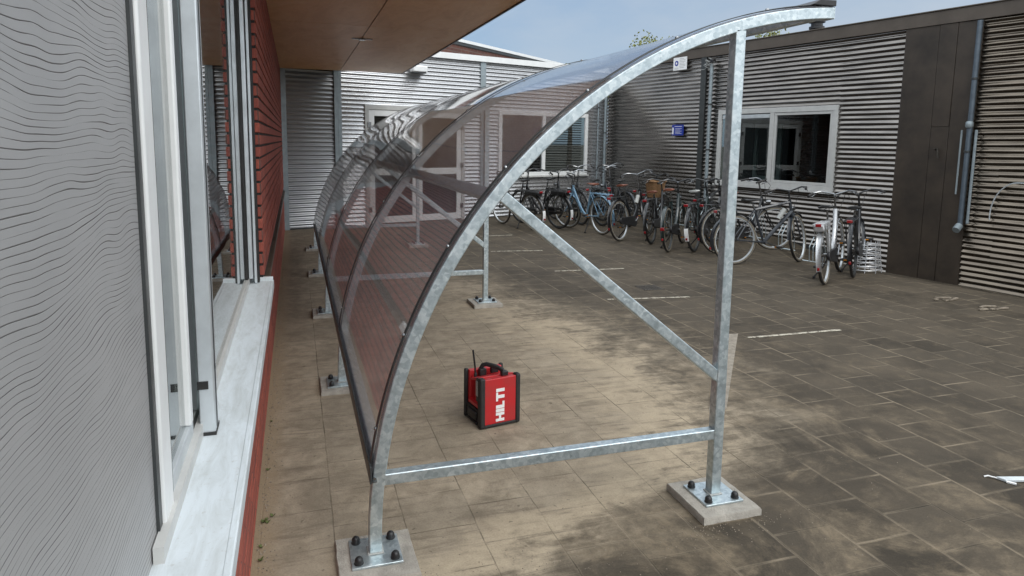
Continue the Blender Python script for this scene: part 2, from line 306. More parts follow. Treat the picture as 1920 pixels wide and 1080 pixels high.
# ------------------------------------------------------------ mesh builder
class MB:
    def __init__(s): s.v = []; s.f = []
    def add(s, vs, fs):
        o = len(s.v); s.v += [tuple(v) for v in vs]; s.f += [tuple(i+o for i in f) for f in fs]; return s
    def obox(s, c, ax, h):
        c = Vector(c); a = [Vector(x)*k for x, k in zip(ax, h)]
        vs = [c+a[0]*i+a[1]*j+a[2]*k for i in (-1, 1) for j in (-1, 1) for k in (-1, 1)]
        return s.add(vs, [(0, 1, 3, 2), (4, 6, 7, 5), (0, 4, 5, 1), (2, 3, 7, 6), (0, 2, 6, 4), (1, 5, 7, 3)])
    def box(s, x0, x1, y0, y1, z0, z1):
        return s.obox(((x0+x1)/2, (y0+y1)/2, (z0+z1)/2), ((1, 0, 0), (0, 1, 0), (0, 0, 1)), (abs(x1-x0)/2, abs(y1-y0)/2, abs(z1-z0)/2))
    def wbox(s, W, s0, s1, d0, d1, z0, z1):
        o, dr, n = W; c = o+dr*((s0+s1)/2)+n*((d0+d1)/2)+Vector((0, 0, (z0+z1)/2))
        return s.obox(c, (dr, n, (0, 0, 1)), ((s1-s0)/2, (d1-d0)/2, (z1-z0)/2))
    def sweep(s, path, sec, side=None, closed=False, cap=True):
        """sec: list of (a,b) offsets; side: fixed vector for axis a (else parallel frames)"""
        P = [Vector(p) for p in path]; n = len(P); m = len(sec); vs = []; prev = None
        for i, p in enumerate(P):
            if closed: tg = (P[(i+1) % n]-P[i-1]).normalized()
            else: tg = ((P[min(i+1, n-1)]-P[max(i-1, 0)])).normalized()
            if side is not None: a = (Vector(side)-tg*Vector(side).dot(tg)).normalized()
            else:
                if prev is None: a = tg.orthogonal().normalized()
                else: a = (prev-tg*prev.dot(tg)).normalized()
                prev = a
            b = tg.cross(a)
            vs += [p+a*x+b*y for x, y in sec]
        fs = []
        for i in range(n if closed else n-1):
            j = (i+1) % n
            for k in range(m): fs.append((i*m+k, i*m+(k+1) % m, j*m+(k+1) % m, j*m+k))
        if cap and not closed: fs += [tuple(range(m))[::-1], tuple((n-1)*m+k for k in range(m))]
        return s.add(vs, fs)
    def tube(s, path, r, n=8, closed=False, cap=True):
        return s.sweep(path, [(r*math.cos(2*math.pi*k/n), r*math.sin(2*math.pi*k/n)) for k in range(n)], closed=closed, cap=cap)
    def taper(s, path, rs, n=8):
        P = [Vector(p) for p in path]; vs = []; a = None
        for i, p in enumerate(P):
            tg = (P[min(i+1, len(P)-1)]-P[max(i-1, 0)]).normalized()
            a = tg.orthogonal().normalized() if a is None else (a-tg*a.dot(tg)).normalized(); b = tg.cross(a)
            vs += [p+(a*math.cos(2*math.pi*k/n)+b*math.sin(2*math.pi*k/n))*rs[i] for k in range(n)]
        fs = [(i*n+k, i*n+(k+1) % n, (i+1)*n+(k+1) % n, (i+1)*n+k) for i in range(len(P)-1) for k in range(n)]
        fs += [tuple(range(n))[::-1], tuple((len(P)-1)*n+k for k in range(n))]
        return s.add(vs, fs)
    def lathe(s, base, prof, n=10, axis=(0, 0, 1)):
        ax = Vector(axis).normalized(); a = ax.orthogonal().normalized(); b = ax.cross(a); base = Vector(base)
        vs = [base+ax*h+(a*math.cos(2*math.pi*k/n)+b*math.sin(2*math.pi*k/n))*r for r, h in prof for k in range(n)]
        fs = [(i*n+k, i*n+(k+1) % n, (i+1)*n+(k+1) % n, (i+1)*n+k) for i in range(len(prof)-1) for k in range(n)]
        fs += [tuple(range(n))[::-1], tuple((len(prof)-1)*n+k for k in range(n))]
        return s.add(vs, fs)
    def prism(s, pts, d):
        n = len(pts); d = Vector(d); P = [Vector(p) for p in pts]
        return s.add(P+[p+d for p in P], [tuple(range(n))[::-1], tuple(range(n, 2*n))]+[(i, (i+1) % n, n+(i+1) % n, n+i) for i in range(n)])
def rsec(w, h, r=.0045, k=4):
    out = []
    for cx, cy, a0 in ((w/2-r, h/2-r, 0), (-w/2+r, h/2-r, 90), (-w/2+r, -h/2+r, 180), (w/2-r, -h/2+r, 270)):
        for i in range(k): a = R(a0+90*i/(k-1)); out.append((cx+r*math.cos(a), cy+r*math.sin(a)))
    return out

LOCAL = {}
def put(name, mb, mat, parent=None, label=None, loc=None, smooth=True, bevel=0, ang=35):
    """link one mesh object. With a parent, coordinates are world ones unless the thing was made local."""
    me = bpy.data.meshes.new(name); me.from_pydata(mb.v, [], mb.f)
    top = parent
    while top is not None and top.parent is not None: top = top.parent
    if top is not None and not LOCAL.get(top.name): me.transform(Matrix.Translation(-Vector(top.location)))
    if loc is not None: me.transform(Matrix.Translation(-Vector(loc)))
    me.update()
    import bmesh
    bm = bmesh.new(); bm.from_mesh(me); bmesh.ops.recalc_face_normals(bm, faces=bm.faces); bm.to_mesh(me); bm.free()
    if smooth: me.shade_smooth(); me.set_sharp_from_angle(angle=R(ang))
    me.materials.append(M[mat] if isinstance(mat, str) else mat)
    o = bpy.data.objects.new(name, me); COL.objects.link(o)
    if parent is not None: o.parent = parent
    if loc is not None: o.location = loc
    if label: o['label'] = label
    if bevel:
        b = o.modifiers.new('bevel', 'BEVEL'); b.width = bevel; b.segments = 2; b.limit_method = 'ANGLE'
    return o
def tag(o, label, cat, group=None):
    o['label'] = label; o['category'] = cat
    if group: o['group'] = group
    return o
def thing(name, label, cat, loc=(0, 0, 0), group=None, local=False, rot=None):
    o = bpy.data.objects.new(name, None); COL.objects.link(o); o.location = loc; o.empty_display_size = .1
    if rot: o.rotation_euler = rot
    LOCAL[o.name] = local
    return tag(o, label, cat, group)
def V(x, y, z=0): return Vector((x, y, z))

# ------------------------------------------------------------ walls' frames
a = R(17.5); BD = V(math.cos(a), math.sin(a)); BN = V(math.sin(a), -math.cos(a)); B0 = V(-.2, 12.87)
WB = (B0, BD, BN)
a = R(-78.4); RD = V(math.cos(a), math.sin(a)); RN = V(math.sin(a), -math.cos(a)); R0 = V(7.347, 15.249)
WR = (R0, RD, RN)

# ------------------------------------------------------------ ground
def sst(x, a, b): x = min(1, max(0, (x-a)/(b-a))); return x*x*(3-2*x)
def gz(x, y): return -.30*sst(x+.25*(y-8), 6.9, 8.3)*sst(-y, -10.4, -8.6)
g = MB()
xs = [-400, -60, -10, -2, 2, 5]+[6+.15*i for i in range(24)]+[9.8, 11, 14, 40, 400]
ys = [-400, -60, -10, -2, 0, 2, 4]+[5+.2*i for i in range(32)]+[12, 16, 30, 60, 400]
for y in ys:
    for x in xs: g.v.append((x, y, gz(x, y)))
nx = len(xs)
for j in range(len(ys)-1):
    for i in range(nx-1): g.f.append((j*nx+i, j*nx+i+1, (j+1)*nx+i+1, (j+1)*nx+i))
o = put('ground', g, 'ground'); o['kind'] = 'structure'
# painted dashes
def quad_strip(p0, p1, wd, z=.004):
    p0 = V(*p0); p1 = V(*p1); d = (p1-p0).normalized(); n = V(-d.y, d.x)*wd/2; m = MB(); k = 14
    for i in range(k+1):
        p = p0.lerp(p1, i/k); jit = rnd.uniform(.7, 1.)
        m.v += [tuple(p-n*jit+V(0, 0, z)), tuple(p+n*jit+V(0, 0, z))]
    for i in range(k): m.f.append((2*i, 2*i+2, 2*i+3, 2*i+1))
    return m
dl = [((3.70, 4.77), (4.68, 4.76), 'worn white painted dash nearest the camera, right of the steel post'),
      ((3.14, 6.38), (4.07, 6.27), 'worn white painted dash just below the square drain grate'),
      ((3.17, 8.0), (4.14, 7.96), 'worn white painted dash beyond the drain grate, crossed by the shelter brace'),
      ((2.80, 9.71), (3.60, 9.62), 'worn white painted dash right of the middle shelter post'),
      ((3.07, 11.34), (3.67, 11.37), 'worn white painted dash farthest away, near the back wall')]
for p0, p1, lb in dl:
    mb = quad_strip(p0, p1, .05); l0 = V(*p0)
    tag(put('painted_dash', mb, 'paint', loc=l0, smooth=False), lb, 'road marking', 'white dashes painted on the paving')
m = MB(); m.prism([(3.50, 4.93, 0), (3.69, 4.90, 0), (2.56, 3.47, 0), (2.44, 3.48, 0)], (0, 0, .004))  # patch of reflected light, put in as a pale coloured strip
tag(put('reflected_light_strip', m, 'pale', loc=(3.1, 4.2, 0), smooth=False), 'painted pale strip of reflected light on the paving right behind the near steel post', 'painted light')

# ------------------------------------------------------------ corrugated sheet
def corr(W, rects, pitch=.08, amp=.0135, off=0., warp=lambda s_: .0):
    m = MB(); o, dr, n = W; k = 10
    for s0, s1, z0, z1 in rects:
        ns = max(1, int((s1-s0)/.35)); ss = [s0+(s1-s0)*i/ns for i in range(ns+1)]
        zz = []; z = math.ceil(z0/(pitch/k))*(pitch/k); zz = [z0]
        while z < z1-1e-6:
            if z > z0+1e-4: zz.append(z)
            z += pitch/k
        zz.append(z1)
        vs = []
        for z in zz:
            for s_ in ss:
                zw = z+warp(s_)*(math.sin(s_*2.1+z*2.3)+.6*math.sin(s_*5.3-z*4.1)+.4*math.sin(s_*11+z*9))
                ph = 2*math.pi*zw/pitch
                d = off+amp*(math.sin(ph)+.12*math.sin(2*ph)); vs.append(o+dr*s_+n*d+V(0, 0, z))
        q = ns+1
        m.add(vs, [(q*i+j, q*i+j+1, q*(i+1)+j+1, q*(i+1)+j) for i in range(len(zz)-1) for j in range(ns)])
    return m
def window(W, root, s0, s1, z0, z1, mull, fr=.09, mat='white', glass='glass', sash=(), dep=.08, slats=False, name='window', sill=True):
    f = MB(); f.wbox(W, s0, s1, -.02, .03, z0, z0+fr); f.wbox(W, s0, s1, -.02, .03, z1-fr, z1)
    f.wbox(W, s0, s0+fr, -.02, .03, z0+fr, z1-fr); f.wbox(W, s1-fr, s1, -.02, .03, z0+fr, z1-fr)
    for q in mull: f.wbox(W, q-.045, q+.045, -.02, .028, z0+fr, z1-fr)
    o = put(name, f, mat, root, bevel=.004)
    ed = [s0+fr]+[v for q in mull for v in (q-.045, q+.045)]+[s1-fr]
    for i in range(0, len(ed), 2):
        a0, a1 = ed[i], ed[i+1]; b0, b1 = z0+fr, z1-fr
        if i//2 in sash:
            s_ = MB(); t = .05
            s_.wbox(W, a0+.004, a1-.004, -.03, .018, b0+.004, b0+t); s_.wbox(W, a0+.004, a1-.004, -.03, .018, b1-t, b1-.004)
            s_.wbox(W, a0+.004, a0+t, -.03, .018, b0+t, b1-t); s_.wbox(W, a1-t, a1-.004, -.03, .018, b0+t, b1-t)
            put('sash', s_, mat, o, bevel=.003)
        p = MB(); p.wbox(W, a0, a1, -.016, -.010, b0, b1)
        put('pane', p, glass, o)
        if slats:
            bl = MB(); z = b0+.03  # dark slats added behind the glass to draw its faint level lines
            while z < b1: bl.obox(W[0]+W[1]*((a0+a1)/2)+W[2]*(-.10)+V(0, 0, z), (W[1], (W[2]+V(0, 0, .8)).normalized(), (V(0, 0, 1)-W[2]*.8).normalized()), ((a1-a0)/2-.02, .015, .001)); z += .055
            put('pane_slats', bl, 'roomdark', o, smooth=False)
    if sill:
        s_ = MB(); s_.wbox(W, s0-.03, s1+.03, .0, .07, z0-.035, z0-.003); put('sill', s_, mat if mat != 'white' else 'greyframe', o, bevel=.004)
    return o

# ---- back building (silver corrugated wall with the double door)
bb = thing('corrugated_building', 'silver corrugated building with white double door and window, across the yard end', 'building', B0)
ZT = 3.375; SC = 7.913
door = (1.57, 3.81, 0, 2.33); win = (4.68, 7.26, .895, 2.33)
put('wall', corr(WB, [(1.10, 1.57, .02, ZT), (1.57, 3.81, 2.33, ZT), (3.81, 4.20, .02, ZT), (4.34, 4.68, .02, ZT), (4.68, 7.26, .02, .86), (4.68, 7.26, 2.33, ZT), (7.26, SC, .02, ZT)]), 'clad_silver', bb, 'bright silver corrugated metal')
put('side_panel', corr(WB, [(.06, .97, .03, 2.9)], off=-.01), 'clad_grey', bb, 'darker grey corrugated panel beside the brick wall')
t = MB(); t.wbox(WB, -.02, .075, -.02, .03, 0, 2.93); put('corner_trim', t, 'trim', bb, bevel=.003)
t = MB(); t.wbox(WB, .965, 1.035, -.02, .032, 0, 2.93); t.wbox(WB, 1.040, 1.11, -.02, .024, 0, ZT); put('corner_trim', t, 'trim', bb, bevel=.003)
t = MB(); t.wbox(WB, 4.205, 4.335, -.02, .022, 0, ZT); put('trim_strip', t, 'trim', bb, bevel=.003)
t = MB(); t.wbox(WB, -.3, SC+.3, -.25, .05, ZT, ZT+.065); t.wbox(WB, -.3, SC+.3, .045, .058, ZT-.05, ZT+.07); put('coping', t, 'white', bb, bevel=.004)
t = MB(); t.wbox(WB, -.3, SC+.3, -.10, -.012, -.1, .02); put('plinth', t, 'trim_dark', bb)
t = MB(); t.wbox(WB, -.3, SC+.3, -4.0, -3.9, -.1, ZT); t.wbox(WB, -.3, SC+.3, -3.9, -.02, ZT-.09, ZT-.01); t.wbox(WB, -.4, -.3, -3.9, -.02, -.1, ZT); put('roof', t, 'trim_dark', bb)
window(WB, bb, *win, (5.93,), fr=.085, sash=(), slats=True)
# double door
f = MB(); f.wbox(WB, 1.57, 3.81, -.02, .03, 2.24, 2.33); f.wbox(WB, 1.57, 1.65, -.02, .03, 0, 2.24); f.wbox(WB, 3.73, 3.81, -.02, .03, 0, 2.24)
dfr = put('door_frame', f, 'greyframe', bb, bevel=.004)
for a0, a1, hs in ((1.655, 2.685, 0), (2.695, 3.725, 1)):
    d = MB(); d.wbox(WB, a0, a0+.11, -.02, .018, .02, 2.235); d.wbox(WB, a1-.11, a1, -.02, .018, .02, 2.235)
    d.wbox(WB, a0+.11, a1-.11, -.02, .018, 2.12, 2.235); d.wbox(WB, a0+.11, a1-.11, -.02, .018, .02, .15); d.wbox(WB, a0+.11, a1-.11, -.02, .018, .97, 1.10)
    dd = put('door', d, 'white', bb, bevel=.004)
    for q in ((.15, .97), (1.10, 2.12)):
        p = MB(); p.wbox(WB, a0+.11, a1-.11, -.008, -.002, *q); put('pane', p, 'glass', dd)
    h = MB(); hx = a1-.055 if hs == 0 else a0+.055
    h.tube([WB[0]+WB[1]*hx+WB[2]*.018+V(0, 0, 1.05), WB[0]+WB[1]*hx+WB[2]*.07+V(0, 0, 1.05), WB[0]+WB[1]*(hx+(-.12 if hs == 0 else .12))+WB[2]*.07+V(0, 0, 1.05)], .010, 8)
    put('handle', h, 'chrome', dd)
    for z in (.3, 1.15, 1.95):
        h = MB(); hx = a0-.002 if hs == 0 else a1+.002
        h.wbox(WB, hx-.035, hx+.035, .030, .045, z-.05, z+.05); put('hinge', h, 'chrome', dd)
t = MB(); t.wbox(WB, 1.2, 3.9, -1.6, -1.5, -.05, ZT-.1); t.wbox(WB, 4.2, 7.6, -2.2, -2.1, -.05, ZT-.1); put('inner_wall', t, 'roomdark', bb)
t = MB(); t.wbox(WB, -.3, SC, -3.9, -.10, -.06, -.02); put('inner_floor', t, 'roomdark', bb)

# upper brick volume behind
GD = V(math.cos(R(42)), math.sin(R(42))); GN = V(math.sin(R(42)), -math.cos(R(42)))
G0 = B0+BD*3.4-BN*.95
WG = (G0, GD, GN)
ub = thing('brick_upper_building', 'brown brick upper storey rising behind the silver wall coping', 'building', G0)
def ray_pt(px, py, W):
    q = Vector(((px-955.3)/1264, -(py-431.6)/1264, 1)); d = r2*q.x+u2*q.y+fw*q.z
    o, dr, n = W; k = (o-V(0, 0, HC)).dot(n)/d.dot(n); p = V(0, 0, HC)+d*k; return (p-o).dot(dr), p.z
zt = ray_pt(900, 84, WG)[1]
t = MB(); t.wbox(WG, -6, 9, -.3, 0, 3.0, zt-.05); put('wall', t, 'brick_far', ub)
t = MB(); t.wbox(WG, -6, 9, -.34, .05, zt-.05, zt+.02); put('coping', t, 'white', ub)
t = MB(); t.wbox(WG, -6, 9, -.32, .03, zt-.12, zt-.055); put('fascia', t, 'trim_dark', ub)

# ---- right building
rb = thing('dark_corrugated_building', 'long dark corrugated building with brown roof edge behind the bicycles', 'building', R0)
wn_ = (3.62, 6.24, .885, 2.33)
put('wall', corr(WR, [(0, 3.09, .0, 3.40), (3.23, 3.62, 0, 3.40), (3.62, 6.24, -.05, .85), (3.62, 6.24, 2.33, 3.40), (6.24, 7.26, -.35, 3.40)], amp=.0115, warp=lambda s_: .0002+.008*sst(s_, 4.8, 7.)), 'clad_dark', rb, 'dark grey corrugated metal')
put('end_wall', corr(WR, [(8.33, 13.5, -.36, 3.40)], warp=lambda s_: .007), 'clad_brown', rb, 'bronze brown corrugated metal')
t = MB(); t.wbox(WR, -.3, 13.5, -.2, .035, 3.40, 3.59); t.wbox(WR, -.3, 13.5, -.2, .055, 3.592, 3.61); put('roof_fascia', t, 'fascia', rb, bevel=.004)
t = MB(); t.wbox(WR, 3.09, 3.23, -.02, .030, -.02, 3.395); put('trim_strip', t, 'trim_dark', rb, bevel=.003)
t = MB(); t.wbox(WR, -.3, 13.5, -.10, -.013, -.6, .0); put('plinth', t, 'trim_dark', rb)
t = MB(); t.wbox(WR, 7.262, 7.75, -.03, .020, -.4, 3.398); t.wbox(WR, 7.755, 8.0, -.03, .022, 1.95, 3.398); t.wbox(WR, 7.755, 8.0, -.03, .020, -.4, 1.945); t.wbox(WR, 8.004, 8.325, -.03, .016, -.4, 3.398)
put('wall_panel', t, 'door_brown', rb, 'dark brown flat panel between corrugated sections', bevel=.004)
t = MB(); t.tube([R0+RD*7.86+RN*.02+V(0, 0, 1.62), R0+RD*7.86+RN*.07+V(0, 0, 1.64), R0+RD*7.9+RN*.07+V(0, 0, 1.64), R0+RD*7.91+RN*.06+V(0, 0, 1.5)], .012, 6); put('handle', t, 'iron', rb)
t = MB(); t.wbox(WR, -.3, 13.5, -5, -4.9, -.6, 3.5); t.wbox(WR, -.3, 13.5, -4.9, -.2, 3.45, 3.57); t.wbox(WR, 13.5, 13.6, -4.9, 0, -.6, 3.5); put('roof', t, 'trim_dark', rb)
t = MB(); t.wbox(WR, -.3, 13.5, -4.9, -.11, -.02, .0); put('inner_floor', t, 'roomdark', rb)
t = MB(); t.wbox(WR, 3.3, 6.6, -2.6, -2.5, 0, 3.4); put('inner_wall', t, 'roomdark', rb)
wr = window(WR, rb, *wn_, (4.92,), fr=.09, mat='greyframe', sash=(1,))
t = MB(); t.wbox(WR, 3.73, 4.86, -.009, .022, 2.15, 2.22); put('blind_box', t, 'alu', wr, bevel=.005)
# frame added behind the left pane, standing in for a reflected window
t = MB(); t.wbox(WR, 3.95, 4.60, -.70, -.66, 1.98, 2.06); t.wbox(WR, 3.95, 4.03, -.70, -.66, 1.05, 1.98); t.wbox(WR, 4.52, 4.60, -.70, -.66, 1.05, 1.98); t.wbox(WR, 3.95, 4.60, -.70, -.66, .97, 1.05); put('reflected_frame', t, 'greyframe', wr)

# fasteners on the ribs of the silver wall
m = MB(); m.lathe((0, 0, 0), [(.009, 0), (.009, .004), (.004, .007)], 6, BN); scr0 = put('screw', m, 'trim_dark', bb, loc=(0, 0, 0)); first = True
for cx_, z0, z1 in ((1.18, .26, 3.3), (4.14, 2.4, 3.3), (4.40, 2.4, 3.3), (2.1, 2.5, 3.3), (5.4, 2.5, 3.3), (6.6, 2.5, 3.3), (.12, .3, 2.8)):
    z = z0
    while z < z1:
        c_ = scr0 if first else scr0.copy()
        if not first: COL.objects.link(c_); c_.parent = bb
        first = False; c_.location = BD*(cx_+rnd.uniform(-.01, .01))+BN*.014+V(0, 0, z); z += .32
# roof vent
vp_ = R0+RD*5.25-RN*.6
vt = MB(); vt.lathe(vp_+V(0, 0, 3.5), [(.09, 0), (.09, .22), (.13, .23), (.13, .27), (.10, .28), (.10, .33), (.14, .34), (.14, .40), (.06, .44)], 16)
tag(put('roof_vent', vt, 'blackp', loc=vp_+V(0, 0, 3.5)), 'small black roof vent cap above the brown roof edge', 'vent')

# pipes
M['pipe_blue'] = plain('blue_grey_pipe', (.11, .14, .17), .4, .2, .15, 10)
def pipe(name, label, W, s, z0, z1, d=.06, r=.035, mat='trim', group=None, clips=(), extra=None):
    b = W[0]+W[1]*s+W[2]*d; th = thing(name, label, 'pipe', b+V(0, 0, z0), group)
    m = MB(); m.tube([b+V(0, 0, z0), b+V(0, 0, z1)], r, 14)
    put('pipe_run', m, mat, th)
    for z in clips:
        m = MB(); m.lathe(b+V(0, 0, z), [(r+.006, -.015), (r+.010, -.012), (r+.010, .012), (r+.006, .015)], 14); m.wbox(W, s-.008, s+.008, 0, d-r, z-.01, z+.01)
        put('bracket', m, 'trim_dark', th)
    return th
pipe('downpipe', 'grey downpipe at the inner corner, right of the back window', WB, 7.78, 0, 3.2, .06, .035, 'trim', 'downpipes on the walls', (.6, 1.9, 2.9))
pipe('downpipe', 'thin pale pipe just left of the corner downpipe', WB, 7.56, 0, 3.0, .045, .018, 'trim', 'downpipes on the walls', (1.0, 2.5))
pw = pipe('downpipe', 'grey downpipe left of the right hand window with tangled wires on top', WR, 3.42, .0, 3.24, .065, .036, 'trim', 'downpipes on the walls', (1.55, 2.45))
m = MB()
for i in range(9):
    c = R0+RD*(3.42+rnd.uniform(-.05, .05))+RN*.08+V(0, 0, 3.25); pts = [c]
    for k in range(5): c = c+RD*rnd.uniform(-.11, .11)+RN*rnd.uniform(-.02, .03)+V(0, 0, rnd.uniform(-.05, .05)); pts.append(c)
    m.tube(pts, .005, 5)
put('wires', m, 'label', pw)
m = MB(); m.wbox(WR, 3.40, 3.50, .04, .12, 3.26, 3.33); put('pipe_head', m, 'blackp', pw, bevel=.008)
dp = pipe('downpipe', 'wide blue grey downpipe at the right of the dark brown panel', WR, 8.30, .55, 3.38, .058, .034, 'pipe_blue', 'downpipes on the walls', (1.6, 2.6))
m = MB(); c = R0+RD*8.30+RN*.075
m.lathe(c+V(0, 0, 1.93), [(.036, 0), (.048, .02), (.048, .07), (.036, .09)], 14); put('collar', m, 'trim', dp)
m = MB(); m.tube([c+RD*.10+V(0, 0, .6), c+RD*.10+V(0, 0, 1.9)], .018, 8); m.tube([c-RD*.09+V(0, 0, 1.0), c-RD*.09+V(0, 0, 1.9)], .012, 8); m.tube([c+V(0, 0, .56), c+RN*.08+V(0, 0, .5)], .05, 12); put('side_pipe', m, 'trim', dp)
m = MB(); pts = [R0+RD*(8.95+.30*math.cos(R(k)))+RN*.03+V(0, 0, .75+.45*math.sin(R(k))) for k in range(90, 200, 10)]; m.tube([R0+RD*9.2+RN*.03+V(0, 0, 1.2)]+pts, .008, 6)
tag(put('cable', m, 'alu', loc=tuple(R0+RD*8.95)), 'thin pale cable looping down the brown corrugated wall at the right edge', 'cable')

# signs
sg = thing('wall_sign', 'small white notice with a round dark symbol, high under the roof edge', 'sign', R0+RD*2.5+V(0, 0, 3.2))
m = MB(); m.wbox(WR, 2.30, 2.70, .045, .055, 3.20, 3.465); put('plate', m, 'whitep', sg, bevel=.002)
m = MB(); c = R0+RD*2.40+RN*.056+V(0, 0, 3.345); m.lathe(c, [(.055, 0), (.055, .002)], 20, RN); put('symbol', m, 'blue', sg)
m = MB(); m.lathe(c+RN*.003, [(.024, 0), (.024, .001)], 14, RN); put('symbol_centre', m, 'whitep', sg)
m = MB()
for k in range(7): m.wbox(WR, 2.49, 2.49+(.17 if k % 3 else .13), .0555, .057, 3.43-k*.031, 3.438-k*.031)
for k in range(2): m.wbox(WR, 2.34, 2.46, .0555, .057, 3.245-k*.02, 3.252-k*.02)
put('lettering', m, 'label', sg)
sg = thing('wall_sign', 'small blue notice with white lines, left of the right hand window', 'sign', R0+RD*2.48+V(0, 0, 1.83))
m = MB(); m.wbox(WR, 2.32, 2.67, .025, .035, 1.835, 2.06); put('plate', m, 'blue', sg, bevel=.002)
m = MB(); m.wbox(WR, 2.335, 2.375, .0355, .037, 1.86, 2.0); m.wbox(WR, 2.40, 2.62, .0355, .037, 2.02, 2.03)
for k in range(5): m.wbox(WR, 2.42, 2.62-(k % 2)*.05, .0355, .037, 1.975-k*.026, 1.981-k*.026)
put('lettering', m, 'whitep', sg)

# wall lamp under the canopy edge
wl = thing('wall_lamp', 'white box lamp on the silver wall under the canopy corner', 'lamp', B0+BD*2.7+V(0, 0, 2.98))
m = MB(); m.wbox(WB, 2.52, 2.84, .02, .20, 3.0, 3.12); put('housing', m, 'white', wl, bevel=.02)
m = MB(); m.wbox(WB, 2.54, 2.82, .04, .18, 2.975, 2.998); put('visor', m, 'trim_dark', wl, bevel=.004)

# ------------------------------------------------------------ left brick building
XW = -.206; YR = 4.53
lb = thing('brick_building', 'red brick building with grey grooved cladding, sliding window and wooden canopy at left', 'building', (-.5, 4.5, 0))
m = MB(); m.box(-.6, XW-.008, YR+.008, 12.86, -.2, 2.9); m.box(-.6, XW-.008, -3, YR+.008, -.2, .71)
bk = put('mortar_wall', m, 'mortar', lb, smooth=False)
m = MB(); z = -.04
while z < 2.88:
    j = rnd.uniform(-.0012, .0012)
    y0 = YR if z > .72 else -3
    if z > .66 and z < .72: z += .0755; continue
    m.box(-.55, XW+j, y0+j, 12.84, z, z+.0595); z += .0755
put('brick_courses', m, 'brick', lb, 'red brick laid in courses with deep dark joints', bevel=.003)
m = MB(); m.box(XW-.01, XW+.022, YR+.10, 12.8, .690, .735); put('ledge_trim', m, 'fascia', lb, bevel=.003)
# canopy
XE = 1.955; ZS = 2.89
cn = MB(); js = [3.6, 5.65, 7.70, 9.69, 11.72]
ct = MB(); ct.box(-.6, XE-.02, 3.6, 12.80, ZS+.012, ZS+.33)
can = put('canopy', ct, 'trim_dark', lb, 'deep flat canopy over the shelter')
js2 = js+[12.78]
for i in range(len(js2)-1):
    for x0, x1 in ((-.205, .818), (.828, XE-.02)): cn.box(x0, x1, js2[i]+.004, js2[i+1]-.004, ZS, ZS+.010)
put('soffit_panels', cn, 'soffit', can, 'brown wood laminate soffit', smooth=False)
m = MB(); m.box(XE-.02, XE, 3.58, 12.84, ZS-.012, ZS+.34); m.box(-.6, XE-.02, 3.58, 3.6, ZS-.012, ZS+.34); put('edge_trim', m, 'blackp', can, bevel=.003)
# small soffit fitting
m = MB(); m.box(.70, .95, 8.63, 8.66, ZS-.014, ZS-.003); m.box(.79, .86, 8.60, 8.69, ZS-.022, ZS-.014)
tag(put('ceiling_fitting', m, 'chrome', loc=(.82, 8.65, ZS-.02), bevel=.003), 'small flat metal light fitting across the soffit joint', 'lamp')
# sill
m = MB(); m.box(-.34, -.158, .2, YR-.002, .725, .752); m.box(-.170, -.150, .2, YR+.02, .700, .7535); m.box(-.31, -.155, YR-.005, YR+.035, .735, .775)
put('window_sill', m, 'sill', lb, 'pale blue grey metal window sill', bevel=.004)
# window: tracks, stiles, glass
wi = MB()
for x0, x1, z1 in ((-.345, -.325, .785), (-.312, -.290, .790)): wi.box(x0, x1, 1.5, YR-.002, .752, z1)
wf_ = put('sliding_window', wi, 'greyframe', lb, 'cream grey sliding track along the sill')
def stile(x0, x1, y0, y1, mat='alu', z0=.752, z1=2.89, lab=None):
    m = MB(); m.box(x0, x1, y0, y1, z0, z1); put('stile', m, mat, wf_, lab, bevel=.003)
# far jamb: a bundle of profiles
for x0, x1, y0, y1, mt in ((-.262, -.246, 4.45, 4.525, 'alu'), (-.246, -.232, 4.47, 4.525, 'rubber'), (-.292, -.268, 4.41, 4.525, 'alu'), (-.310, -.294, 4.38, 4.525, 'rubber'), (-.334, -.312, 4.33, 4.525, 'alu'), (-.352, -.336, 4.25, 4.525, 'trim_dark'), (-.375, -.354, 4.1, 4.525, 'alu')):
    stile(x0, x1, y0, y1, mt, .792 if x0 < -.28 else .755)
m = MB(); m.box(-.300, -.255, 2.16, 2.24, .756, 2.89); st = put('stile', m, 'alu', wf_, 'slim silver mullion with a black foot', bevel=.004)
m = MB(); m.box(-.302, -.253, 2.155, 2.245, .7525, .762); m.box(-.254, -.2525, 2.19, 2.205, .95, .965); m.box(-.3015, -.270, 2.156, 2.158, .90, .925); put('foot', m, 'rubber', st)
m = MB(); m.box(-.2548, -.2535, 2.19, 2.21, .765, 2.89); put('seal', m, 'trim_dark', st)
stile(-.345, -.318, 2.28, 2.38, 'alu', .79)
# near leaf frame
m = MB(); m.box(-.335, -.300, 1.60, 1.70, .752, 2.89); put('stile', m, 'white', wf_, 'broad white stile next to the cladding', bevel=.006)
m = MB(); m.box(-.330, -.304, 1.702, 1.725, .80, 2.89); put('stile', m, 'trim_dark', wf_, bevel=.003)
m = MB(); m.box(-.335, -.308, 1.70, 2.10, .753, .83); put('bottom_rail', m, 'alu', wf_, bevel=.005)
m = MB(); m.box(-.338, -.306, 2.05, 2.09, .83, 2.89); put('stile', m, 'white', wf_, bevel=.006)
for y0, y1, x in ((1.725, 2.05, -.322), (2.24, 4.38, -.304)):
    p = MB(); p.box(x-.004, x, y0, y1, .79 if x > -.31 else .83, 2.89); put('pane', p, 'glass_side', wf_)
m = MB(); m.box(-.325, -.27, 1.6, 4.53, 2.60, 2.66); put('top_rail', m, 'alu', wf_, bevel=.004)
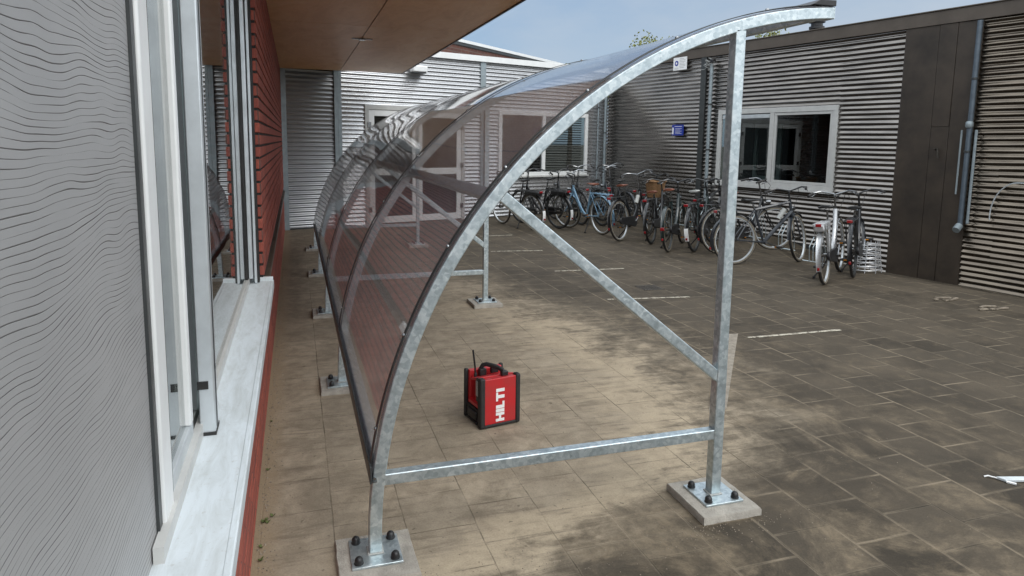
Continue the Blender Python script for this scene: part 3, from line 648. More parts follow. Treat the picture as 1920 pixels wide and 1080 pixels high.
# cladding nearest the camera
m = MB(); m.box(-.42, -.315, -2.5, 1.565, .752, 2.89); put('grooved_cladding', m, 'wavy', lb, 'flat grey cladding with wavy dark grooves')
m = MB(); m.box(-.40, -.308, 1.566, 1.598, .752, 2.89); put('cladding_edge', m, 'trim_dark', lb)
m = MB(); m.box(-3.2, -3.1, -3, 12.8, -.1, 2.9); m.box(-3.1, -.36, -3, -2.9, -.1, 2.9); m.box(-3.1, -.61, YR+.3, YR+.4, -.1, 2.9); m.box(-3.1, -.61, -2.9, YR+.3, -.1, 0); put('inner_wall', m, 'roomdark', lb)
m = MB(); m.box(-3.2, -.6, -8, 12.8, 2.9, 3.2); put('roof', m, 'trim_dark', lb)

# ------------------------------------------------------------ the bicycle shelter
YF = [2.54+1.992*i for i in range(5)]; CX, CZ, RA = 2.4226, .088, 2.184
sh = thing('bicycle_shelter', 'curved galvanised steel bicycle shelter with bronze clear roof sheets', 'shelter', (1.0, 2.54, 0))
TH1 = 93.2
def arc(r, t0, t1, n): return [(CX+r*math.cos(R(t0+(t1-t0)*i/n)), CZ+r*math.sin(R(t0+(t1-t0)*i/n))) for i in range(n+1)]
PADL, PADR = .026, .034
def base(parent, x, y, z, hx=.098, hy=.098):
    m = MB(); m.box(x-hx, x+hx, y-hy, y+hy, z, z+.010); bp = put('base_plate', m, 'galv', parent, bevel=.002)
    m = MB(); m.box(x-.032, x+.032, y-.032, y+.032, z+.010, z+.015); put('weld', m, 'label', bp, bevel=.002)
    for dx in (-1, 1):
        for dy in (-1, 1):
            m = MB(); m.lathe((x+dx*(hx-.028), y+dy*(hy-.028), z+.010), [(.018, 0), (.019, .003), (.0165, .004), (.0165, .014), (.015, .021), (.010, .027), (.003, .029)], 12)
            put('bolt', m, 'blackp', bp)
for i, y in enumerate(YF):
    rc = RA-.025
    pts = [(CX-rc, PADL+.012), (CX-rc, CZ)]+arc(rc, 180, TH1, 44)[1:]
    m = MB(); m.sweep([(x, y, z) for x, z in pts], rsec(.05, .05), side=(0, 1, 0))
    ar = put('arch', m, 'galv', sh, ang=13)
    base(ar, CX-rc, y, PADL)
    # clamping strip with screws on the outer face
    m = MB(); a2 = arc(RA+.0125, 172, 94.5, 44); m.sweep([(x, y, z) for x, z in a2], rsec(.034, .004, .0015), side=(0, 1, 0)); st = put('clamp_strip', m, 'trim_dark', ar)
    for tt in (168, 158, 148, 138, 126, 114, 102):
        x, z = arc(RA+.0145, tt, tt, 1)[0]; m = MB(); m.lathe((x, y, z), [(.009, 0), (.008, .004), (.005, .007)], 8, (math.cos(R(tt)), 0, math.sin(R(tt)))); put('screw', m, 'chrome', st)
    m = MB(); x, z = arc(rc, TH1, TH1, 1)[0]; m.box(x-.001, x+.003, y-.0255, y+.0255, z-.0255, z+.0255); put('end_cap', m, 'galv', ar)
    if i % 2 == 0:
        xp = 1.824; zt_ = CZ+math.sqrt(rc*rc-(xp-CX)**2)-.022
        m = MB(); m.sweep([(xp, y, PADR+.012), (xp, y, zt_)], rsec(.05, .05), side=(0, 1, 0)); po = put('post', m, 'galv', sh, ang=13)
        base(po, xp, y, PADR)
        if i == 0:
            m = MB(); m.box(xp+.0248, xp+.026, y-.006, y+.006, .985, .995); m.box(xp+.0248, xp+.026, y-.006, y+.006, .965, .972); put('hole', m, 'blackp', po)
        xl = CX-math.sqrt(rc*rc-(.338-CZ)**2)+.022
        m = MB(); m.sweep([(xl, y, .338), (xp-.0245, y, .338)], rsec(.046, .046), side=(0, 1, 0)); put('bottom_rail', m, 'galv', sh, ang=13)
        m = MB(); m.sweep([(.768, y, 1.452), (xp-.010, y, .607)], rsec(.042, .046), side=(0, 1, 0)); put('brace', m, 'galv', sh, ang=13)
def purlin(x, z, hw, hh, tilt, name='purlin', mat='galv', y0=YF[0]+.025, y1=YF[-1]-.025):
    m = MB()
    for i in range(4):
        ya, yb = YF[i]+.0255, YF[i+1]-.0255
        ax = V(math.cos(tilt), 0, math.sin(tilt)); az = V(-math.sin(tilt), 0, math.cos(tilt))
        m = MB(); m.obox((x, (ya+yb)/2, z), (ax, (0, 1, 0), az), (hw, (yb-ya)/2, hh)); put(name, m, mat, sh, bevel=.004)
tA = R(141); purlin(CX+(RA-.028)*math.cos(tA), CZ+(RA-.028)*math.sin(tA), .022, .024, tA)
tB = R(95.5); purlin(CX+(RA-.03)*math.cos(tB), CZ+(RA-.03)*math.sin(tB), .024, .030, tB)
tB = R(172.3); purlin(CX+(RA-.03)*math.cos(tB), CZ+(RA-.03)*math.sin(tB), .024, .020, tB)
# sheets
for i in range(4):
    ya, yb = YF[i]-(.022 if i == 0 else -.003), YF[i+1]+(.022 if i == 3 else -.003)
    n = 46; t0, t1 = 172.4, 93.4; ny = 8; m = MB(); th = .005
    vs = []
    for s_ in (0, 1):
        for j in range(ny+1):
            v_ = j/ny; y = ya+(yb-ya)*v_
            for k in range(n+1):
                tt = R(t0+(t1-t0)*k/n)
                sag = -.010*math.sin(math.pi*v_)*(.6+.4*math.sin(k*.55+i*2.))*math.sin(math.pi*k/n)
                r_ = RA+.001+th*s_+sag
                vs.append((CX+r_*math.cos(tt), y, CZ+r_*math.sin(tt)))
    N = (ny+1)*(n+1); fs = []
    for s_ in (0, 1):
        for j in range(ny):
            for k in range(n):
                q = [j*(n+1)+k, j*(n+1)+k+1, (j+1)*(n+1)+k+1, (j+1)*(n+1)+k]; q = [x+s_*N for x in q]; fs.append(tuple(q if s_ else q[::-1]))
    for k in range(n):
        for j in (0, ny): q = [j*(n+1)+k, j*(n+1)+k+1, j*(n+1)+k+1+N, j*(n+1)+k+N]; fs.append(tuple(q))
    for j in range(ny):
        for k in (0, n): q = [j*(n+1)+k, (j+1)*(n+1)+k, (j+1)*(n+1)+k+N, j*(n+1)+k+N]; fs.append(tuple(q))
    m.add(vs, fs)
    put('roof_sheet', m, 'poly', sh)
# aluminium edge profiles
x, z = arc(RA, 172.4, 172.4, 1)[0]
m = MB(); m.box(x-.016, x-.008, YF[0]-.05, YF[-1]+.03, z-.035, z+.035); m.box(x-.008, x+.012, YF[0]-.05, YF[-1]+.03, z-.030, z-.024); ep = put('lower_edge_profile', m, 'trim_dark', sh, bevel=.002)
m = MB(); m.lathe((x+.002, YF[0]-.052, z-.01), [(.007, 0), (.006, .006)], 8, (0, -1, 0)); put('screw', m, 'chrome', ep)
x, z = arc(RA, 93.4, 93.4, 1)[0]
m = MB()
m.prism([(x-.115, YF[0]-.03, z+.004), (x+.012, YF[0]-.03, z+.004), (x+.012, YF[0]-.03, z+.030), (x-.075, YF[0]-.03, z+.028)], (0, YF[-1]-YF[0]+.06, 0))
put('upper_edge_profile', m, 'blackp', sh, bevel=.002)

# concrete pads
names = ['nearest', 'second nearest', 'middle', 'fourth', 'farthest']
pl = ['square concrete pad under the nearest arch foot, bottom of the photo', 'concrete pad under the second arch foot from the front', 'concrete pad under the third arch foot from the front', 'concrete pad under the fourth arch foot from the front', 'concrete pad under the farthest arch foot by the back wall']
def pad(x, y, z, hx, hy, lb):
    m = MB(); n = 8; ring = []
    for (ax, ay), (bx, by) in (((-1, -1), (1, -1)), ((1, -1), (1, 1)), ((1, 1), (-1, 1)), ((-1, 1), (-1, -1))):
        for k in range(n):
            f = k/n; ring.append(((ax+(bx-ax)*f)*hx+rnd.uniform(-.002, .002), (ay+(by-ay)*f)*hy+rnd.uniform(-.002, .002)))
    N = len(ring); vs = []
    for dz, sc_ in ((-.03, 1.), (z-.007, 1.0), (z, .975)): vs += [(x+a*sc_, y+b*sc_, dz) for a, b in ring]
    fs = [(l*N+k, l*N+(k+1) % N, (l+1)*N+(k+1) % N, (l+1)*N+k) for l in (0, 1) for k in range(N)]+[tuple(2*N+k for k in range(N))]
    m.add(vs, fs); tag(put('concrete_pad', m, 'concrete', loc=(x, y, 0)), lb, 'paving slab', 'concrete pads under the shelter feet')
for i, y in enumerate(YF): pad(CX-RA+.035 if i else .265, y-.02 if i == 0 else y, PADL, .152, .155, pl[i])
for i, lb_ in ((0, 'raised concrete pad under the nearest right hand post'), (2, 'raised concrete pad under the middle shelter post'), (4, 'raised concrete pad under the farthest shelter post near the door')):
    pad(1.818, YF[i]-.01, PADR, .15, .16, lb_)

# ------------------------------------------------------------ the red radio
rx = Vector((.984, 3.590, 0)); rr = Vector((1.236, 3.637, 0)); dx = (rr-rx).normalized(); dy = V(-dx.y, dx.x)
WRD = (rx, dx, -dy)      # s along the front, d outward (towards camera), z up
RWd = .252; RDp = .235; RH = .300
ra = thing('site_radio', 'red and black building site radio standing on the sandy paving', 'radio', rx+dx*.12+dy*.1)
m = MB()
m.prism([rx+dx*.020+V(0, 0, .020), rx+dx*.020+dy*.062+V(0, 0, .020), rx+dx*.020+dy*.062+V(0, 0, RH-.012), rx+dx*.020+V(0, 0, RH-.004)], dx*(RWd-.040))
put('front_panel', m, 'red', ra, bevel=.005)
m = MB()
m.prism([rx+dx*.018+dy*(RDp-.045)+V(0, 0, .02), rx+dx*.018+dy*RDp+V(0, 0, .02), rx+dx*.018+dy*(RDp-.006)+V(0, 0, RH-.004), rx+dx*.018+dy*(RDp-.040)+V(0, 0, RH-.004)], dx*(RWd-.036))
put('back_panel', m, 'red', ra, bevel=.005)
m = MB(); m.obox(rx+dx*(RWd/2)+dy*(RDp/2)+V(0, 0, .13), (dx, dy, (0, 0, 1)), (.088, .055, .11)); m.obox(rx+dx*.045+dy*(RDp/2+.01)+V(0, 0, .115), (dx, dy, (0, 0, 1)), (.036, .068, .012))
put('core', m, 'red', ra, bevel=.006)
m = MB(); m.prism([rx+dx*.01+dy*.055+V(0, 0, RH-.018), rx+dx*.01+dy*.165+V(0, 0, RH-.05), rx+dx*(RWd-.01)+dy*.165+V(0, 0, RH-.05), rx+dx*(RWd-.01)+dy*.055+V(0, 0, RH-.018)], (0, 0, .014)); put('top_cover', m, 'red', ra, bevel=.004)
def guard(s0, s1, d0, d1, z0=.0, z1=RH):
    m = MB(); m.wbox(WRD, s0, s1, -d1, -d0, z0, z1); put('corner_guard', m, 'rubber', ra, bevel=.009)
guard(-.006, .028, -.006, .038, .004, RH+.004); guard(RWd-.026, RWd+.006, -.006, .040, .004, RH+.004)
guard(-.004, .022, RDp-.022, RDp+.004, .004, RH+.002); guard(RWd-.022, RWd+.004, RDp-.022, RDp+.004, .004, RH+.002)
m = MB(); m.wbox(WRD, .02, RWd-.02, -.065, .004, .006, .022); m.wbox(WRD, .0, .05, -RDp+.045, -.06, .008, .022); put('skid', m, 'rubber', ra, bevel=.004)
m = MB(); m.wbox(WRD, .008, .075, -(RDp-.03), -.045, .022, .098); m.wbox(WRD, -.004, .02, -(RDp-.05), -.065, .030, .082); bt = put('battery', m, 'blackp', ra, bevel=.007)
m = MB(); m.wbox(WRD, -.0035, -.001, -(RDp-.075), -.10, .040, .052); put('latch', m, 'trim', bt)
m = MB(); m.wbox(WRD, .004, .040, -.078, -.041, .150, RH-.008); put('side_display', m, 'blackp', ra, bevel=.004)
m = MB(); m.wbox(WRD, .0015, .0045, -.074, -.046, .185, .275); put('label_plate', m, 'label', ra)
# handle
def rp(s_, d_, z_): return rx+dx*s_+dy*d_+V(0, 0, z_)
hp = [rp(.085, .165, RH-.03), rp(.080, .168, RH+.010), rp(.088, .160, RH+.030), rp(.105, .145, RH+.038), rp(.140, .095, RH+.034), rp(.165, .055, RH+.022), rp(.172, .040, RH-.004)]
m = MB(); m.sweep(hp, rsec(.026, .020, .008), side=(0, 0, 1)); put('handle', m, 'rubber', ra)
m = MB(); m.obox(rp(.172, .045, RH+.004), (dx, dy, (0, 0, 1)), (.020, .016, .014)); m.obox(rp(.085, .160, RH-.012), (dx, dy, (0, 0, 1)), (.022, .016, .022)); m.obox(rp(.16, .15, RH-.004), (dx, dy, (0, 0, 1)), (.025, .01, .02)); put('handle_mount', m, 'blackp', ra, bevel=.004)
m = MB(); m.tube([rp(.035, .150, RH-.03), rp(.032, .150, RH+.03), rp(.018, .150, RH+.135)], .0058, 8); m.lathe(rp(.035, .150, RH-.035), [(.010, 0), (.010, .02), (.006, .03)], 10); put('antenna', m, 'blackp', ra)
# white lettering turned a quarter, reading upwards: H I L T I
m = MB(); W0, W1 = .097, .152; KZ = 1.20                         # letter height runs along s, reading direction runs up
zc = .0
def bar(z0, z1, s0, s1): m.wbox(WRD, s0, s1, -.002+.0, .0016, .034+z0*KZ, .034+z1*KZ)
def let(kind, z):
    t = .0135
    if kind == 'H': bar(z, z+t, W0, W1); bar(z+t, z+.030, (W0+W1)/2-.007, (W0+W1)/2+.007); bar(z+.030, z+.030+t, W0, W1); return z+.0465
    if kind == 'I': bar(z, z+.016, W0, W1); return z+.019
    if kind == 'L': bar(z, z+.016, W0, W1); bar(z+.016, z+.034, W1-.013, W1); return z+.037
    if kind == 'T': bar(z+.014, z+.030, W0, W1); bar(z, z+.014, W0, W0+.013); bar(z+.030, z+.044, W0, W0+.013); return z+.047
for ch in 'HILTI': zc = let(ch, zc)
put('lettering', m, 'whitep', ra, smooth=False)

# ------------------------------------------------------------ bicycles
def circ(c, r, n, ax=(0, 1, 0)):
    return [Vector(c)+V(r*math.cos(2*math.pi*k/n), 0, r*math.sin(2*math.pi*k/n)) for k in range(n)]
WRAD = .345
def bicycle(rear, head, label, style='step', paint='black_paint', saddle='saddle', steer=0., lean=5., tyre='rubber', bars='chrome', rack=True, fender=None, guard=True, bar_h=1.10, sad_h=.92, battery=False, name='bicycle', rack_mat='black_paint', strip=False, tip=False):
    th = thing(name, label, 'bicycle', (rear[0], rear[1], 0), 'bicycles parked along the corrugated walls', True, (R(-lean), 0, R(head)))
    WBs = 1.09; rw = V(0, 0, WRAD); fwc = V(WBs, 0, WRAD); bb_ = V(.46, 0, .30)
    hd_t = V(.87, 0, .84); hd_b = V(.905, 0, .70); sx = V(.30, 0, .78)
    if style == 'diamond': hd_t = V(.87, 0, .88)
    rimm = 'alu' if tyre == 'tan_tyre' and paint != 'green_paint' else 'trim_dark'
    ax = (hd_t-hd_b).normalized(); SM = Matrix.Translation(hd_b) @ Matrix.Rotation(R(steer), 4, ax) @ Matrix.Translation(-hd_b)
    def P(n_, mb, mat, par, lb=None, st=False, **k):
        if st: mb.v = [tuple(SM @ Vector(v)) for v in mb.v]
        return put(n_, mb, mat, par, lb, **k)
    for c, st, nm in ((rw, False, 'rear_wheel'), (fwc, True, 'front_wheel')):
        m = MB()
        for k in range(22):
            a_ = 2*math.pi*k/22; s_ = 1 if k % 2 else -1; b_ = a_+.28*s_*(1 if (k//2) % 2 else -1)
            m.tube([c+V(.02*math.cos(b_), .025*s_, .02*math.sin(b_)), c+V(.305*math.cos(a_), 0, .305*math.sin(a_))], .0011, 3, cap=False)
        m.lathe(c+V(0, -.045, 0), [(.008, 0), (.022, .012), (.018, .025), (.018, .065), (.022, .078), (.008, .09)], 10, (0, 1, 0))
        wh = P(nm, m, 'iron', th, st=st)
        m = MB(); m.sweep(circ(c, .306, 36), [(.011, -.006), (.011, .008), (-.011, .008), (-.011, -.006)], side=(0, 1, 0), closed=True); P('rim', m, rimm, wh, st=st)
        m = MB(); m.tube(circ(c, .328, 36), .0185, 8, closed=True); P('tyre', m, 'rubber', wh, st=st)
        if tyre == 'tan_tyre':
            for s_ in (-1, 1):
                m = MB(); m.sweep([p+V(0, s_*.0135, 0) for p in circ(c, .322, 36)], [(.0065, -.010), (.0065, .010), (-.0065, .010), (-.0065, -.010)], side=(0, 1, 0), closed=True); P('sidewall', m, 'tan_tyre', wh, st=st)
    m = MB(); tr = .0155
    stx = V(.385, 0, .52)
    if style == 'step':
        for o_, w_ in ((.0, .0), (-.075, .06)):
            m.tube([hd_t+V(.01, 0, -.02+o_*.6), V(.78, 0, .66+o_), V(.66, 0, .47+o_*.6), V(.56, 0, .37+o_*.3), V(.47, 0, .31)], tr+.002, 8)
    elif style == 'omafiets':
        m.tube([hd_t, V(.80, 0, .62), V(.72, 0, .44), V(.60, 0, .33), bb_], tr+.004, 8); m.tube([hd_b, V(.80, 0, .55), V(.70, 0, .36), bb_], tr+.001, 8)
    elif style == 'thick':
        m.tube([hd_t, V(.80, 0, .62), V(.66, 0, .42), bb_], .028, 10)
    else:
        m.tube([hd_t+V(0, 0, -.02), sx+V(.01, 0, -.02)], .019, 8); m.tube([hd_b+V(0, 0, .03), bb_], .027, 8)
    m.tube([bb_, sx], tr+.001, 8); m.tube([hd_t+ax*.012, hd_b-ax*.02], .021, 10)
    for s_ in (-1, 1):
        m.tube([bb_+V(-.02, .02*s_, 0), rw+V(0, .055*s_, 0)], .0095, 6); m.tube([sx+V(.0, .014*s_, -.03), rw+V(.005, .055*s_, .008)], .0085, 6)
    m.lathe(bb_+V(0, -.04, 0), [(.026, 0), (.026, .08)], 12, (0, 1, 0))
    fr_ = P('frame', m, paint, th)
    if strip:
        m = MB(); m.tube([hd_t.lerp(bb_, .20)+V(0, 0, .0), hd_t.lerp(bb_, .44)], .033, 10); P('tube_label', m, 'label', fr_)
    # fork
    m = MB(); m.tube([hd_b-ax*.02, hd_b-ax*.035], .026, 10)
    for s_ in (-1, 1): m.tube([hd_b-ax*.03+V(0, .012*s_, 0), V(.93, .045*s_, .64), V(.975, .05*s_, .52), fwc+V(0, .05*s_, 0)], .0115, 7)
    P('fork', m, paint, th, st=True)
    # handlebar
    bh = bar_h; st_t = hd_t+ax*(bh-.06-hd_t.z)
    m = MB(); m.tube([hd_t, st_t], .013, 8); m.tube([st_t, st_t+V(.05, 0, .02)], .015, 8)
    c = st_t+V(.05, 0, .02); pts = []
    for s_ in (-1, 1):
        q = [c, c+V(.02, .07*s_, .02), c+V(-.01, .17*s_, .045), c+V(-.09, .25*s_, .03), c+V(-.20, .28*s_, .0)]
        pts = q[::-1]+pts[0:] if s_ == -1 else pts+q[1:]
    m.tube(pts, .011, 8)
    hb = P('handlebar', m, bars, th, st=True)
    for s_ in (-1, 1):
        m = MB(); m.tube([c+V(-.10, .254*s_, .026), c+V(-.22, .284*s_, -.004)], .0165, 8); P('grip', m, 'rubber', hb, st=True)
        m = MB(); m.tube([c+V(-.05, .20*s_, .03), c+V(-.03, .24*s_, .005), c+V(-.13, .275*s_, -.025)], .006, 6); P('brake_lever', m, 'chrome', hb, st=True)
    m = MB(); m.tube([c+V(.0, .12, .03), c+V(.09, .10, -.03), c+V(.08, .04, -.16), hd_b+V(.03, .02, 0)], .0035, 5); m.tube([c+V(0, -.12, .03), c+V(.10, -.09, -.06), c+V(.05, -.03, -.22), hd_b+V(.03, -.02, .0)], .0035, 5); P('brake_cable', m, 'rubber', hb, st=True)
    # saddle
    spt = sx+(sx-bb_).normalized()*(sad_h-.05-sx.z)
    m = MB(); m.tube([sx-V(0, 0, .02), spt], .0125, 8); sp_ = P('seat_post', m, 'chrome', th)
    m = MB(); c = spt+V(-.02, 0, .03); prof = [(-.135, .060, .030), (-.11, .085, .034), (-.06, .090, .034), (0, .065, .026), (.06, .036, .020), (.11, .026, .018), (.145, .018, .010)]
    vs = []
    for (px_, hw, zz) in prof:
        for k in range(10):
            a_ = 2*math.pi*k/10; vs.append(c+V(px_, hw*math.cos(a_), zz*(.55*math.sin(a_) if math.sin(a_) > 0 else 1.15*math.sin(a_)*(.9 if abs(math.cos(a_)) > .5 else .5))+.02))
    m.add(vs, [(i*10+k, i*10+(k+1) % 10, (i+1)*10+(k+1) % 10, (i+1)*10+k) for i in range(len(prof)-1) for k in range(10)]+[tuple(range(10))[::-1], tuple((len(prof)-1)*10+k for k in range(10))])
    sd_ = P('saddle', m, saddle, th, ang=60)
    m = MB()
    for s_ in (-.03, .03):
        pts = [c+V(.02, s_, -.015+.014*0)]; n_ = 10
        m.tube([c+V(-.09, s_*1.6, -.035), c+V(-.03, s_, -.02), c+V(.08, s_*.4, -.01)], .004, 5)
    P('saddle_rail', m, 'chrome', sd_)
    # mudguards
    for cc, a0, a1, st in ((rw, 28, 205, False), (fwc, 55, 190, True)):
        m = MB(); m.sweep([cc+V(.368*math.cos(R(a_)), 0, .368*math.sin(R(a_))) for a_ in range(a0, a1, 8)], [(.028, .0), (.024, .010), (.0, .014), (-.024, .010), (-.028, 0), (-.022, .006), (0, .010), (.022, .006)], side=(0, 1, 0))
        mg = P('mudguard', m, fender or paint, th, st=st)
        m = MB(); e = a1-30
        for s_ in (-1, 1): m.tube([cc+V(0, .052*s_, 0), cc+V(.365*math.cos(R(e)), .027*s_, .365*math.sin(R(e)))], .003, 4)
        P('stay', m, 'chrome', mg, st=st)
        if not st and tip:
            m = MB(); m.sweep([cc+V(.377*math.cos(R(a_)), 0, .377*math.sin(R(a_))) for a_ in range(172, 206, 6)], [(.029, -.004), (.029, .006), (-.029, .006), (-.029, -.004)], side=(0, 1, 0)); P('mudguard_tip', m, 'whitep', mg)
    # rack
    if rack:
        m = MB(); zr = WRAD+.405
        for s_ in (-1, 1):
            m.tube([V(.22, .05*s_, zr), V(-.30, .065*s_, zr)], .006, 6)
            m.tube([V(-.10, .065*s_, zr), rw+V(0, .06*s_, .01)], .005, 6); m.tube([V(-.27, .065*s_, zr), rw+V(-.01, .06*s_, .01)], .005, 6)
        for q in (.20, .06, -.08, -.20, -.30): m.tube([V(q, -.062, zr), V(q, .062, zr)], .005, 6)
        m.tube([V(.2, 0, zr), V(-.28, 0, zr)], .004, 5); m.tube([V(.22, 0, zr), sx+V(-.02, 0, -.05)], .005, 5)
        rk = P('carrier', m, rack_mat, th)
        if battery:
            m = MB(); m.box(-.28, .14, -.058, .058, zr-.085, zr-.012); P('battery', m, 'silver_paint' if rack_mat == 'silver_paint' else 'blackp', rk, bevel=.014)
        m = MB(); m.box(-.325, -.30, -.032, .032, zr-.028, zr+.010); P('tail_light', m, 'redlens', rk, bevel=.006)
    else:
        m = MB(); m.box(-.375, -.355, -.03, .03, WRAD+.02, WRAD+.07); P('tail_light', m, 'redlens', th, bevel=.006)
    m = MB(); a_ = 196; pc = rw+V(.392*math.cos(R(a_)), 0, .392*math.sin(R(a_))); m.box(pc.x-.010, pc.x+.006, -.014, .014, pc.z-.018, pc.z+.018); P('rear_reflector', m, 'redlens', th, bevel=.004)
    m = MB(); hl = hd_b+V(.08, 0, .07); m.lathe(hl, [(.012, -.05), (.030, -.02), (.034, .02), (.030, .025)], 12, (1, 0, 0)); m.tube([hd_b+V(.0, 0, .05), hl+V(-.03, 0, -.01)], .006, 5); P('head_light', m, 'chrome', th, st=True)
    # chain case, cranks, stand
    if guard:
        m = MB(); n_ = 12; ring = [V(bb_.x+.095*math.cos(R(a_)), 0, bb_.z+.095*math.sin(R(a_))) for a_ in range(-90, 91, 18)]+[V(rw.x+.055*math.cos(R(a_))-.02, 0, rw.z+.055*math.sin(R(a_))) for a_ in range(90, 271, 22)]
        m.prism([p+V(0, -.075, 0) for p in ring], (0, .034, 0)); P('chain_case', m, 'blackp' if paint != 'grey_paint' else 'grey_paint', th, bevel=.008)
    m = MB(); m.lathe(bb_+V(0, -.085, 0), [(.016, 0), (.016, .17)], 10, (0, 1, 0))
    ca = rnd.uniform(-60, 60)
    e1 = bb_+V(.17*math.cos(R(ca)), -.09, .17*math.sin(R(ca))); e2 = bb_+V(-.17*math.cos(R(ca)), .09, -.17*math.sin(R(ca)))
    m.tube([bb_+V(0, -.082, 0), e1], .010, 6); m.tube([bb_+V(0, .082, 0), e2], .010, 6); ck = P('crank', m, 'chrome', th)
    for e, s_ in ((e1, -1), (e2, 1)):
        m = MB(); m.box(e.x-.045, e.x+.045, min(e.y, e.y+s_*.09)+.005*s_, max(e.y, e.y+s_*.09)+.005*s_, e.z-.012, e.z+.012); pd = P('pedal', m, 'rubber', ck, bevel=.004)
        m = MB(); m.box(e.x-.047, e.x-.0455, e.y+s_*.03-.015, e.y+s_*.03+.025, e.z-.006, e.z+.006); P('pedal_reflector', m, 'amber', pd)
    m = MB(); m.tube([V(.36, .02, .27), V(.33, .07, .16), V(.28, .17, .03+.17*math.sin(R(lean)))], .010, 6); m.lathe(V(.28, .17, .008+.17*math.sin(R(lean))), [(.018, 0), (.018, .022)], 8); P('kickstand', m, 'rubber', th)
    return th
bicycle((4.29, 11.98), 106, 'black bicycle farthest left in the row, pale front wheel by the back wall', 'step', 'black_paint', sad_h=.95, battery=True, tyre='tan_tyre', bars='black_paint', tip=True)
bicycle((4.84, 12.05), 112, 'black bicycle with red and white rear fender, left of the blue one', 'step', 'black_paint', battery=True, sad_h=.98, bar_h=1.12, bars='black_paint', tip=True)
bicycle((5.29, 11.08), 101, 'pale blue step-through bicycle with brown saddle and silver handlebar', 'step', 'blue_paint', 'leather', rack_mat='blue_paint', guard=False, bar_h=1.12, tyre='tan_tyre', steer=18, lean=4)
bicycle((5.85, 12.25), 98, 'black bicycle directly behind the pale blue one, by the corner pipe', 'omafiets', 'black_paint', bar_h=1.2, steer=-15)
bicycle((6.30, 12.0), 92, 'dark bicycle second behind the blue one, high silver handlebar', 'omafiets', 'grey_paint', bar_h=1.16, steer=20)
bicycle((6.30, 12.75), 62, 'dark bicycle against the corner of the two corrugated walls', 'diamond', 'black_paint', bar_h=1.2, steer=10)
bicycle((5.26, 10.28), 36, 'black bicycle with long silver handlebar, brown saddle and cream wheels, right of the blue one', 'step', 'black_paint', 'leather', bar_h=1.16, sad_h=.95, tyre='tan_tyre', steer=24, strip=True, lean=6)
bicycle((5.62, 9.85), 46, 'black bicycle carrying the wicker basket on its handlebar', 'omafiets', 'black_paint', 'leather', bar_h=1.05, sad_h=.86, bars='black_paint')
bicycle((5.47, 9.07), 47, 'dark green bicycle with brown saddle seen from behind, in front of the wicker basket', 'thick', 'green_paint', 'leather', bar_h=1.08, sad_h=.96, tyre='tan_tyre', lean=4, rack=False, bars='black_paint')
bicycle((5.88, 8.98), 41, 'dark bicycle with grey covered saddle just left of the near steel post', 'step', 'green_paint', 'label', bar_h=1.10, sad_h=.94, lean=6, fender='black_paint', steer=-10, bars='black_paint', tip=True)
bicycle((6.15, 8.75), 6, 'black bicycle with brown saddle, mostly behind the dark grey one', 'omafiets', 'black_paint', 'leather', bar_h=1.14, sad_h=.93, tyre='tan_tyre', steer=-20)
bicycle((5.80, 7.88), -3, 'dark grey diamond frame bicycle seen side on, cream tyres, front wheel turned', 'diamond', 'grey_paint', bars='black_paint', bar_h=1.06, sad_h=.90, tyre='tan_tyre', steer=36, guard=False, strip=True, lean=3)
bicycle((6.06, 6.46), 38, 'silver bicycle with white carrier and red tail light, nearest and rightmost upright one', 'thick', 'silver_paint', bars='chrome', bar_h=1.08, sad_h=.93, tyre='tan_tyre', rack_mat='silver_paint', battery=True, fender='silver_paint', lean=5)
bicycle((6.75, 6.72), 40, 'black bicycle just right of the silver one, close to the dark panel', 'omafiets', 'black_paint', bar_h=1.06, sad_h=.88, steer=15, bars='black_paint')

bicycle((5.50, 12.5), 97, 'black bicycle with low black saddle between the blue one and the back wall', 'omafiets', 'black_paint', bar_h=1.08, sad_h=.97, steer=8, bars='black_paint')
bicycle((6.25, 11.05), 48, 'black bicycle behind the basket bicycle, close to the dark wall', 'step', 'black_paint', bar_h=1.08, sad_h=.9, steer=-12, bars='black_paint')
bicycle((6.55, 9.75), 36, 'black bicycle with black handlebar behind the near steel post', 'diamond', 'black_paint', bar_h=1.08, sad_h=.94, steer=14, bars='black_paint')
# wicker basket
bk0 = V(6.18, 10.78, .72)
m = MB(); n = 28
def rr_(a_, w_, d_): # rounded rectangle radius
    c, s_ = math.cos(a_), math.sin(a_); p = 4; return (abs(c/w_)**p+abs(s_/d_)**p)**(-1/p)
levels = 14; vs = []
for l in range(levels+1):
    f = l/levels; z = .70+.28*f; w_ = .15+.045*f; d_ = .105+.03*f; wv = .004*(1 if l % 2 else -1)
    for k in range(n):
        a_ = 2*math.pi*k/n; r_ = rr_(a_, w_, d_)+wv*(1 if k % 2 else -1); vs.append((bk0.x+r_*math.cos(a_+.5), bk0.y+r_*math.sin(a_+.5), z))
for l in range(levels, -1, -1):
    f = l/levels; z = .705+.275*f; w_ = .138+.045*f; d_ = .093+.03*f
    for k in range(n):
        a_ = 2*math.pi*k/n; r_ = rr_(a_, w_, d_); vs.append((bk0.x+r_*math.cos(a_+.5), bk0.y+r_*math.sin(a_+.5), z))
NL = 2*(levels+1)
m.add(vs, [(l*n+k, l*n+(k+1) % n, (l+1)*n+(k+1) % n, (l+1)*n+k) for l in range(NL-1) for k in range(n)]+[tuple(range(n))[::-1], tuple((NL-1)*n+k for k in range(n))])
bs = thing('wicker_basket', 'brown wicker basket on the front of a black bicycle', 'basket', bk0)
put('basket_body', m, 'wicker', bs)
